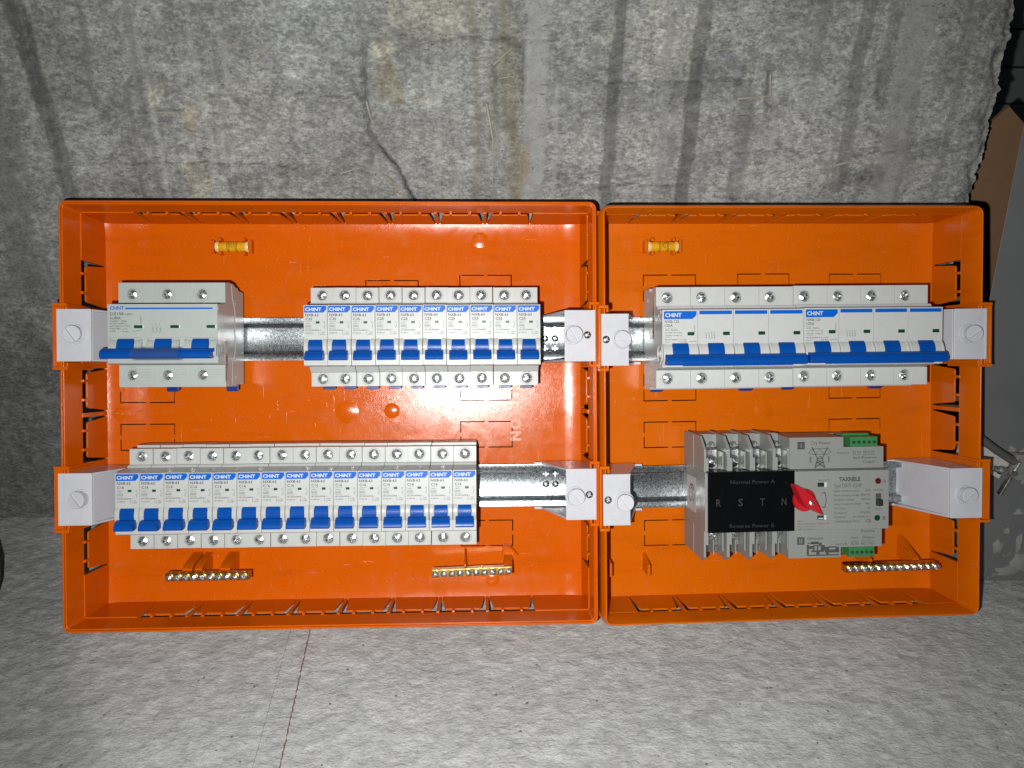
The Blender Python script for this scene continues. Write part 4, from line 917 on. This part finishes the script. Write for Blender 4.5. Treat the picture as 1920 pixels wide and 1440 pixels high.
    while z < -14:
        w_ = random.choice((0.25, 0.45, 0.7)); b.box(TW+0.1, TW+0.17, 18, 22, z, z+w_); z += w_+random.choice((0.3, 0.45, 0.7))
    for z in np.arange(-34, -28, 1.1): b.box(TW+0.1, TW+0.17, 17.5, 20, z, z+0.6)
    b.build('barcode', M_INK, lab, smooth=0)
    return t
make_main()

# ------------------------------------------------------------------ transfer switch (coordinates of the right box, origin at box corner)
def make_switch():
    t = thing('transfer_switch', 'grey four-pole transfer switch with black cover, red rotary knob and green terminals', 'transfer switch', FR)
    # rear body of the terminal side
    b = MB(); b.box(80, 150, 30, 57, 50.5, 146); b.build('rear_body', M_GREY, t, bevel=0.4)
    b = MB(); b.box(84, 148, 22, 30.2, 73, 120.5); b.build('arc_chamber', M_GREY, t)
    # phase barriers
    for u in (80.4, 98.6, 116.6, 134.6):
        b = MB(); poly = [(2.6, 120.2), (2.6, 137), (14, 146.6), (50, 147.4), (50, 50.2), (9, 49.2), (3.6, 52.6), (3.6, 73), (2.6, 73)]
        w_ = 2.4 if u > 90 else 1.9
        b.prism(poly, u, u+w_); b.build('phase_barrier', M_GREY, t, bevel=0.3)
        b = MB(); b.box(u-0.1, u+w_+1.6, 2.3, 6, 120.3, 130.5); b.build('barrier_foot', M_GREY, t, bevel=0.25); b = MB(); b.box(u-0.1, u+w_+1.6, 3.0, 7, 62.5, 72.9); b.build('barrier_foot', M_GREY, t, bevel=0.25)
    b = MB(); b.box(79.8, 81.9, -1.8, 34, 74, 119.5); b.build('side_cover', M_GREY, t, bevel=0.3)
    # label with round badge on the left flank
    b = MB(); b.box(79.66, 79.8, 22, 47, 84, 112); lb = b.build('side_label', M_LABEL, t)
    b = MB(); b.lathe([(6.6, 79.5), (6.6, 79.4), (7.9, 79.4), (7.9, 79.5)], (33, 98), 32, 'x')
    b.prism([(29.5, 101), (33, 104), (36.5, 101), (35, 101), (33, 102.4), (31, 101)], 79.4, 79.5); b.prism([(31.5, 92), (34.5, 97), (32, 98), (34, 100.5), (33, 101), (30.2, 97.4), (32.4, 96.6), (30.8, 93)], 79.4, 79.5)
    b.build('round_badge', M_BADGE, lb, smooth=0)
    # terminals
    for k, u in enumerate((91.3, 109.0, 126.0, 143.6)):
        for w_, wa in ((126.2, 0), (68.6, 1)):
            b = MB(); z0, z1 = (119, 137) if wa == 0 else (58, 73.4)
            b.prism([(19.5, z0), (19.5, z1-2), (22, z1), (29.8, z1), (29.8, z0)], u-6.2, u+5.0)
            b.build('terminal_plate', M_SCREW, t, bevel=0.8, smooth=35)
            o = screw_obj('terminal_screw', t, SCR_B, u-1.2, 15.6, w_, random.uniform(0, 3))
            b = MB(); z0, z1 = (120.6, 134) if wa == 0 else (56, 72.8)
            b.box(u+5.4, u+6.5, 9, 29, z0, z1)
            if wa: b.box(u-1.6, u-0.6, 10, 29, z0-3, z1-8)
            b.build('terminal_rib', M_GREY, t, bevel=0.15)
            if wa == 0:
                b = MB(); b.prism([(u-0.6, 137), (u+1.8, 140.6), (u+2.6, 137)], 20, 29.8, 'y'); b.box(u-7, u+5.6, 24, 29.9, 137, 138); b.build('wire_guide', M_GREY, t)
    b = MB()
    for u in (84, 102, 120, 137.5): b.prism([(u, 139.2), (u+10.6, 139.2), (u+10.6, 146.4), (u, 146.4)], 29.6, 31, 'y')
    b.build('top_recess', plastic('mid_grey_plastic', (0.30, 0.305, 0.285), 0.5), t)
    # black cover
    b = MB(); b.box(82.0, 150.0, -2.6, 12, 73.2, 120.3); b.build('black_cover', M_BLACK, t, bevel=0.5)
    cov = KIDS(t)[-1]
    b = MB(); y = -2.62
    for s, u in (('R', 90), ('S', 107.2), ('T', 124.4), ('N', 141.4)): b.text(s, u, 93.8, y, 5.6, 3.8, 0.015, 'c')
    b.text('Normal Power A', 99.2, 110.9, y, 3.0, 35, 0.0); b.text('Reverse Power B', 98.8, 76.8, y, 3.0, 35, 0.0)
    b.build('cover_lettering', M_FAINT, cov, smooth=0)
    # control unit
    b = MB(); b.box(150.05, 225.2, -2.0, 44, 73.4, 119.6); b.build('control_body', M_GREY, t, bevel=0.45)
    b = MB(); b.prism([(150.1, 119.8), (226.0, 119.8), (226.0, 136.6), (193.6, 136.6), (193.6, 144.6), (150.1, 144.6)], 8, 40, 'y')
    b.prism([(10, 121), (38, 119.9), (38, 144.5), (46, 144.5), (46, 119.7)], 150.3, 200); b.build('upper_terminal_housing', M_GREY, t, bevel=0.35)
    b = MB(); b.prism([(149.6, 73.1), (225.3, 73.1), (225.3, 57.0), (192.0, 57.0), (192.0, 49.0), (149.6, 49.0)], 8, 40, 'y'); b.build('lower_terminal_housing', M_GREY, t, bevel=0.35)
    b = MB(); b.box(150.2, 222, 40.1, 57, 52, 143.5); b.build('rear_body', M_GREY, t, bevel=0.4)
    for (u0, u1, w0, w1, s) in ((199.6, 221.4, 136.7, 144.4, 1), (198.9, 219.6, 48.8, 56.9, -1)):
        b = MB(); b.box(u0, u1, 8.5, 24, w0, w1); b.box(u0-0.4, u1-1, 20, 27, w0-0.2 if s < 0 else w0, w1+1.6 if s > 0 else w1)
        g = b.build('green_connector', M_CONN, t, bevel=0.3)
        b = MB()
        for q in range(5):
            uu = u0+2.6+q*(u1-u0-5.2)/4; b.cyl((uu, (w0+w1)/2-0.4), 1.3, 8.42, 8.5, n=14)
        b.build('screw_hole', M_GAP, g, smooth=0)
        for q in range(5):
            uu = u0+2.6+q*(u1-u0-5.2)/4; o = screw_obj('clamp_screw', g, SCR_S, uu, 8.7, (w0+w1)/2-0.4, random.uniform(0, 3)); o.scale = (0.5, 0.6, 0.5)
    # red knob
    b = MB(); b.lathe([(8.9, -2.0), (8.9, -4.2), (8.4, -5.0), (0.01, -5.2)], (157.0, 97.6), 36)
    kn = b.build('knob_disc', M_RED, t, smooth=35)
    b = MB(); ang = math.radians(132.5); c_, s_ = math.cos(ang), math.sin(ang); base = [(-15.5, 0), (-12.5, 1.3), (-3.5, 5.0), (3.0, 5.8), (8.5, 4.0), (16.0, 0.9), (16.6, 0), (16.0, -0.9), (8.0, -4.4), (1.0, -5.6), (-5, -4.4), (-12.5, -1.4)]
    r0 = [(157.0+(x*c_-z*s_), -4.9, 98.6+(x*s_+z*c_)) for x, z in base]; r1 = [(157.0+(x*0.97*c_-z*0.75*s_), -13.5, 98.6+(x*0.97*s_+z*0.75*c_)) for x, z in base]
    b.loft([r0, r1]); b.add(r1, [tuple(range(len(base)))]); b.build('knob_pointer', M_RED, t, bevel=0.6, smooth=40)
    screw_obj('knob_screw', t, SCR_S, 158.6, -13.6, 97.0, 0.8)
    # windows, lamps, slide switch
    for u, w_ in ((168.2, 109.2), (168.0, 83.6)):
        b = MB(); b.box(u, u+5.2, -2.06, 1, w_-1.9, w_+1.3); b.build('position_window', M_GAP, t, smooth=0)
        b = MB(); b.box(u+5.3, u+7.2, -2.09, 1, w_-2.1, w_+1.4); b.build('window_edge', M_LOGO, t, smooth=0)
    b = MB(); b.box(168.9, 172.6, -2.1, 1, 82.2, 83.0); b.build('window_mark', M_LOGO, t, smooth=0)
    for u, w_, m in ((216.4, 110.9, M_INKRED), (215.9, 82.0, M_GREEN)):
        b = MB(); b.lathe([(2.35, -1.95), (2.3, -2.25), (1.9, -2.1), (0.01, -2.04)], (u, w_), 20); b.build('signal_lamp', m, t, smooth=40)
    b = MB(); b.box(214.6, 218.9, -2.05, 1, 91.6, 101.2); b.build('switch_slot', M_INKL, t, smooth=0)
    b = MB(); b.box(214.7, 219.2, -5.0, -2.0, 91.6, 96.8); b.build('slide_knob', M_GAP, t, bevel=0.8)
    # printing
    b = MB(); y = -2.0
    b.text('TAXNELE', 185.2, 111.2, y, 3.2, 17, 0.035); b.text('Type:TXATS-125/4P', 181.3, 106.3, y, 3.1, 22, 0.0)
    L_ = [('Rated working current:', '125A'), ('Rated working voltage:', '400V AC'), ('Insulation voltage:', '690V AC'), ('Impact resistant voltage:', '8kV'), ('Tse Class:', 'PC'), ('Frequency:', '50/60Hz'), ('Standard:', 'IEC60947-6-1')]
    wl = (20, 20.4, 16.4, 22, 9.4, 10, 9); wr = (4.4, 8, 7.4, 3.8, 2.8, 8.2, 13.6)
    for q, (l, r) in enumerate(L_):
        w_ = 103.0-q*3.42; b.text(l, 181.3, w_, y, 1.6, wl[q], 0.004); b.text(r, 210.4, w_, y, 1.6, wr[q], 0.004, 'r')
    b.text('TAIXIN ELECTRIC', 181.3, 78.8, y, 1.9, 20.4, 0.0); b.text('CE', 207.0, 78.9, y, 2.2, 3.8, 0.01)
    b.text('Source A', 169.2, 111.9, y, 1.5, 8.2); b.text('Source B', 168.8, 77.9, y, 1.5, 8.2)
    b.text('A', 220.6, 109.2, y, 3.0, 2.2, 0.01); b.text('B', 220.3, 80.4, y, 3.0, 2.0, 0.01); b.text('Manual', 212.6, 103.2, y, 1.6, 7.6); b.text('Auto', 214.2, 88.3, y, 1.8, 5.6)
    for q, s in enumerate(('Note:', 'Manual operation', 'must be in "Man-', 'ual" position')): b.text(s, 152.6, 80.2-q*2.1, y, 1.25, (4.6, 14.6, 14, 13)[q], 0.0)
    ar = [(172.8+3.6*math.cos(a)-1.4, 97.0+7.0*math.sin(a)) for a in [math.radians(-62+q*12.4) for q in range(11)]]
    b.line(ar, 0.6, y); b.line([(ar[-1][0]-1.6, ar[-1][1]-1.6), ar[-1], (ar[-1][0]+1.6, ar[-1][1]-0.9)], 0.5, y); b.line([(ar[0][0]-1.6, ar[0][1]+1.6), ar[0], (ar[0][0]+1.6, ar[0][1]+0.9)], 0.5, y)
    b.build('printed_text', M_INKL, t, smooth=0)
    b = MB(); y = 8.0
    for (w_, s) in ((138.2, 'I'), (62.6, 'II')):
        b2 = MB(); b2.box(156.5, 162.4, y-0.05, y+0.2, w_-2.9, w_+3.1); sq = b2.build('numeral_block', M_INKL, t, smooth=0)
        b2 = MB(); b2.text(s, 159.4, w_-1.9, y-0.06, 4.0, 0.5 if s == 'I' else 2.2, 0.0, 'c'); b2.build('numeral', M_GREY, sq, smooth=0)
    b.text('City Power', 167.0, 139.0, y, 2.5, 16.2, 0.004); b.text('Source A', 188.4, 131.3, y, 1.7, 9.8, 0.006); b.text('R1 N1', 201.4, 131.2, y, 2.2, 6.0, 0.006); b.text('NO C NC', 209.5, 131.2, y, 2.2, 9.5, 0.004)
    b.text('Input', 201.6, 127.2, y, 1.9, 5.6, 0.004); b.text('Passive', 208.6, 127.2, y, 1.9, 11.5, 0.006); b.text('Output', 209.5, 123.8, y, 1.9, 9.6, 0.006); b.line([(209.5, 130.2), (218.8, 130.2)], 0.25, y); b.line([(201.6, 130.2), (206.8, 130.2)], 0.25, y)
    b.text('Generator', 164.6, 63.5, y, 2.5, 13.4, 0.004); b.text('Source B', 187.6, 58.8, y, 1.7, 9.2, 0.006); b.text('R2 N2', 200.4, 58.6, y, 2.2, 6.0, 0.006); b.text('NO C NC', 208.4, 58.6, y, 2.2, 10, 0.006)
    b.text('Input', 200.6, 63.6, y, 1.9, 5.4, 0.004); b.text('Output', 209.2, 63.6, y, 2.0, 9.6, 0.006); b.text('Passive', 208.4, 68.6, y, 2.0, 11, 0.004); b.line([(208.6, 61.6), (218, 61.6)], 0.25, y); b.line([(200.8, 61.6), (206, 61.6)], 0.25, y)
    b.build('printed_text', M_INKL, t, smooth=0); b = MB()
    # pylon
    for p, w_ in (([(170.6, 120.6), (172.6, 127.6), (168.4, 136.8)], 0.7), ([(178.6, 120.6), (176.6, 127.6), (180.6, 136.8)], 0.7), ([(165.6, 132.4), (168, 135.6), (181, 135.8), (183.4, 132.8), (180.8, 131.2), (168.2, 131.2), (165.6, 132.4)], 0.4),
                  ([(168, 135.6), (171.2, 131.2), (174.5, 135.6), (177.8, 131.2), (181, 135.6)], 0.3), ([(172.6, 127.6), (176.6, 127.6)], 0.5), ([(171, 122), (178.2, 125), (171.6, 125.4), (178.4, 121.4)], 0.4), ([(170.6, 120.8), (174.6, 123), (178.6, 120.8)], 0.6),
                  ([(172.6, 127.6), (175, 129.6), (176.6, 127.6)], 0.6), ([(172.2, 127), (177, 124.4), (172, 124.2), (177, 127)], 0.5)): b.line(p, w_, y)
    for xx in (167.0, 181.6):
        for q in range(3): b.line([(xx-0.6, 129.4-q*1.7), (xx, 128.2-q*1.7), (xx+0.6, 129.4-q*1.7)], 0.5, y)
    b.build('pylon_symbol', M_INKL, t, smooth=0); b = MB()
    # generator
    for (x0, x1, z0, z1) in ((164.6, 190.4, 50.6, 51.6), (164.2, 166.0, 51.6, 59.6), (166.0, 169.4, 56.2, 58.6), (168, 178.2, 53.6, 55), (169.4, 170.6, 55, 58.4), (172.4, 173.6, 55, 58.4), (175.4, 178.8, 55, 58.4), (169.4, 178.8, 58.4, 59.2), (178.8, 190.4, 53, 54.8), (182, 189.4, 54.8, 55.4), (178.8, 182.4, 54.8, 57.6), (187.8, 190.2, 54.8, 57.4), (182.4, 187.8, 56.9, 58), (164.4, 176.4, 60.4, 61.0), (167.6, 174, 60, 62.0), (174, 176.4, 59.2, 60.6), (172, 174.6, 51.6, 53.6), (180, 182, 51.6, 53)):
        b.box(x0, x1, y-0.05, y+0.1, z0, z1)
    b.build('generator_symbol', M_INKL, t, smooth=0)
    return t
make_switch()

# ------------------------------------------------------------------ brass terminal bars
def brass_bar(F, u0, w, d, L, n, label, rz=0.0, ry=0.0, first=6.5, last=4.5):
    t = thing('terminal_bar', label, 'terminal bar', at(F, u0, d, w, ry, rz), 'brass terminal bars')
    b = MB(); b.box(0, L, 0, 8.5, -3.1, 3.1); b.build('bar', M_BRASS, t, bevel=0.3)
    pitch = (L-first-last)/(n-1)
    b = MB()
    for k in range(n): b.cyl((first+k*pitch, 4.2), 1.05, 3.08, 3.16, 'z', 12)
    b.build('wire_hole', plastic('bright_hole_rim', (0.75, 0.62, 0.3), 0.3, metal=0.8), t, smooth=0)
    for k in range(n):
        screw_obj('clamp_screw', t, SCR_S, first+k*pitch, -1.7-random.random()*0.9, -0.2, random.uniform(0, 3)).scale = (1.25, 1.2, 1.25)
    return t
brass_bar(FL, 64.4, 33.6, 30, 65.6, 10, 'brass terminal bar at lower left of the left box, ten screws, under the leftmost breakers', first=3.0, last=4.6)
brass_bar(FL, 275.6, 33.2, 30, 65, 10, 'brass terminal bar at lower right of the left box, tilted, with ten screws', ry=-math.radians(1.6), first=3.2, last=3.0)
brass_bar(FR, 206.5, 33.2, 30, 75, 13, 'longer brass terminal bar in the right box below the transfer switch', ry=-math.radians(1.6), rz=math.radians(-5), first=4.5, last=1.5)

# ------------------------------------------------------------------ things at the edges of the picture
def cement_splashed(name, col, rough):
    m, nt, b = newmat(name); v = coords(nt, (1, 1, 1)); n1 = noise(nt, v, 120, 6, 0.6, 1.0); n2 = noise(nt, v, 14, 4, 0.6, 0.5)
    sep = N(nt, 'ShaderNodeSeparateXYZ'); nt.links.new(v, sep.inputs[0])
    hz = maprange(nt, sep.outputs[2], 0.0, 0.16, 0.12, -0.05)
    ad = N(nt, 'ShaderNodeMath', operation='ADD'); nt.links.new(n1, ad.inputs[0]); nt.links.new(hz, ad.inputs[1])
    spl = ramp(nt, ad.outputs[0], [(0.685, 0.0), (0.70, 1.0)])
    base = mix(nt, tuple(x*0.75 for x in col), tuple(x*1.25 for x in col), n2)
    nt.links.new(mix(nt, base, (0.17, 0.17, 0.16), spl), b.inputs['Base Color']); b.inputs['Roughness'].default_value = rough
    bump(nt, b, spl, 0.6, 0.0015); return m
# grey panel leaning on the wall
pn = thing('grey_panel', 'dull grey cement-splashed board leaning on the wall beside the right box', 'board')
b = MB(); y0, kz = 555.0, 0.25
P4 = [(386, y0, -1), (900, y0, -1), (905, y0+kz*640, 640), (431, y0+kz*640, 640)]
b.add(P4+[(x+6, y+4, z) for x, y, z in P4], [(0, 1, 2, 3), (7, 6, 5, 4), (0, 4, 5, 1), (1, 5, 6, 2), (2, 6, 7, 3), (3, 7, 4, 0)])
b.build('board', cement_splashed('grey_paint_splashed', (0.125, 0.13, 0.13), 0.5), pn, bevel=1.0)
lump = MB()
for (x, z, rx, rz_) in ((462, 16, 9, 10), (452, 8, 12, 5), (480, 30, 6, 8), (446, 45, 4, 3), (455, 62, 5, 3), (468, 55, 4, 4), (440, 30, 5, 7), (476, 10, 14, 5), (458, 34, 3, 9), (447, 100, 5, 4), (441, 118, 4, 3), (452, 112, 7, 6), (458, 98, 8, 12), (470, 92, 9, 14)):
    n = 14; rings = []
    for q, hgt in ((1.0, 0.2), (0.75, -1.4), (0.35, -2.4), (0.02, -2.7)):
        rings.append([(x+rx*q*math.cos(2*math.pi*k/n)*(1+0.25*math.sin(k*2.3+x)), y0+kz*z+hgt+kz*rz_*q*math.sin(2*math.pi*k/n), z+rz_*q*math.sin(2*math.pi*k/n)*(1+0.25*math.cos(k*1.7+z))) for k in range(n)])
    lump.loft(rings)
lump.build('cement_lump', plastic('dried_cement', (0.27, 0.27, 0.26), 0.85, 0.25, 0.8), pn, smooth=50)
# tie rod with washer plate and wing nut in front of the panel
tr = thing('tie_rod', 'steel threaded tie rod with flat washer plate, cement-caked, right of the right box', 'threaded rod')
grime = metal('grimy_steel', (0.60, 0.59, 0.57), 0.45, 700, 0.8, 0.0004); dirty = plastic('caked_rod', (0.10, 0.10, 0.095), 0.7, 0.4, 1.0)
b = MB(); b.tube([(384, 577, 147), (400, 574, 136), (416, 571, 125), (433, 569, 115)], 3.4, 14); b.build('caked_rod', dirty, tr, smooth=60)
b = MB(); b.prism([(385, 138), (434, 113), (428, 95), (385, 119)], 572.5, 574.5, 'y'); b.build('flat_plate', plastic('dull_plate', (0.60, 0.57, 0.54), 0.6, 0.2, 0.4), tr, bevel=0.4)
pts = [(388, 567, 116), (427, 565, 107)]; b = MB(); b.tube(pts, 2.1, 12)
dv = (Vector(pts[1])-Vector(pts[0])); n_ = 26
for k in range(n_):
    p = Vector(pts[0])+dv*(k+0.5)/n_; b.tube([tuple(p-dv.normalized()*0.42), tuple(p+dv.normalized()*0.42)], 2.6, 12)
b.build('threaded_stud', grime, tr, smooth=30)
b = MB(); b.tube([(421, 565, 108.5), (425.5, 565, 107.3)], 4.2, 6); b.build('nut', grime, tr, smooth=25)
b = MB(); b.prism([(433.2, 117), (435.2, 117.6), (427.6, 84), (425.2, 84.6)], 562, 567, 'y'); b.build('washer_plate', grime, tr, bevel=0.6)
b = MB(); b.tube([(429, 564, 107), (434, 563.6, 105.6)], 4.6, 14, 2.8); b.build('rod_head', grime, tr, smooth=50)
b = MB(); b.prism([(434, 121), (445, 122), (462, 118), (470, 104), (455, 97), (441, 96), (435, 99)], 568, 573.5, 'y'); b.build('cement_crust', plastic('cement_crust', (0.26, 0.26, 0.25), 0.85, 0.3, 1.0), tr, bevel=1.2)
# cardboard and the dark shutter further back
cb = thing('cardboard_sheet', 'brown cardboard sheet standing in shade between the wall edge and the grey board', 'cardboard')
b = MB(); pts = [(400, 0), (540, 0), (510, 250), (462, 374), (445, 388), (436, 378), (424, 364), (402, 350)]
b.prism(pts, 728, 732, 'y'); b.build('cardboard', plastic('brown_card', (0.24, 0.135, 0.07), 0.8, 0.15, 0.3), cb, smooth=0)
b = MB(); b.tube([(418, 727.9, 236), (440, 727.6, 262), (466, 727.9, 296)], 0.5, 5); b.build('fold', plastic('card_fold', (0.22, 0.13, 0.07), 0.8), cb)
sh = thing('far_shutter', 'dark grey boarded wall far back beyond the wall edge, top right', 'wall')
for k in range(13):
    z = 45.5*k-2
    b = MB(); b.box(420, 1900, 1098-(k % 2)*2, 1112, z, z+43.5); b.build('board', plastic('dark_board_%s' % 'abcdefghijklm'[k], (0.13+0.03*((k*5) % 3), 0.14+0.03*((k*5) % 3), 0.14+0.03*((k*5) % 3)), 0.7, 0.2, 0.3), sh, bevel=1.2)
b = MB(); b.box(418, 1902, 1114, 1118, -2, 800); b.build('backing', M_GAP, sh)
# grey sack at the left edge
sk = MB(); rings = []; n = 40
for q in range(13):
    t_ = q/12; z = 104*t_; rr = (0.90+0.22*math.sin(math.pi*min(1, t_*1.15)))*(1 if t_ < 0.86 else 1-(t_-0.86)*3.2)
    rings.append([(-511+92*rr*math.cos(2*math.pi*k/n)*(1+0.02*math.sin(5*k+q)), 478+74*rr*math.sin(2*math.pi*k/n)*(1+0.03*math.sin(3*k+q*1.3)), z-1+1.5*math.sin(k*0.9+q)) for k in range(n)])
sk.loft(rings); sk.add(rings[-1], [tuple(range(n))])
o = sk.build('cement_sack', plastic('grey_sack', (0.075, 0.078, 0.085), 0.6, 0.15, 0.4), None, smooth=60); tag(o, 'dark grey sack standing on the floor at the left edge', 'sack')
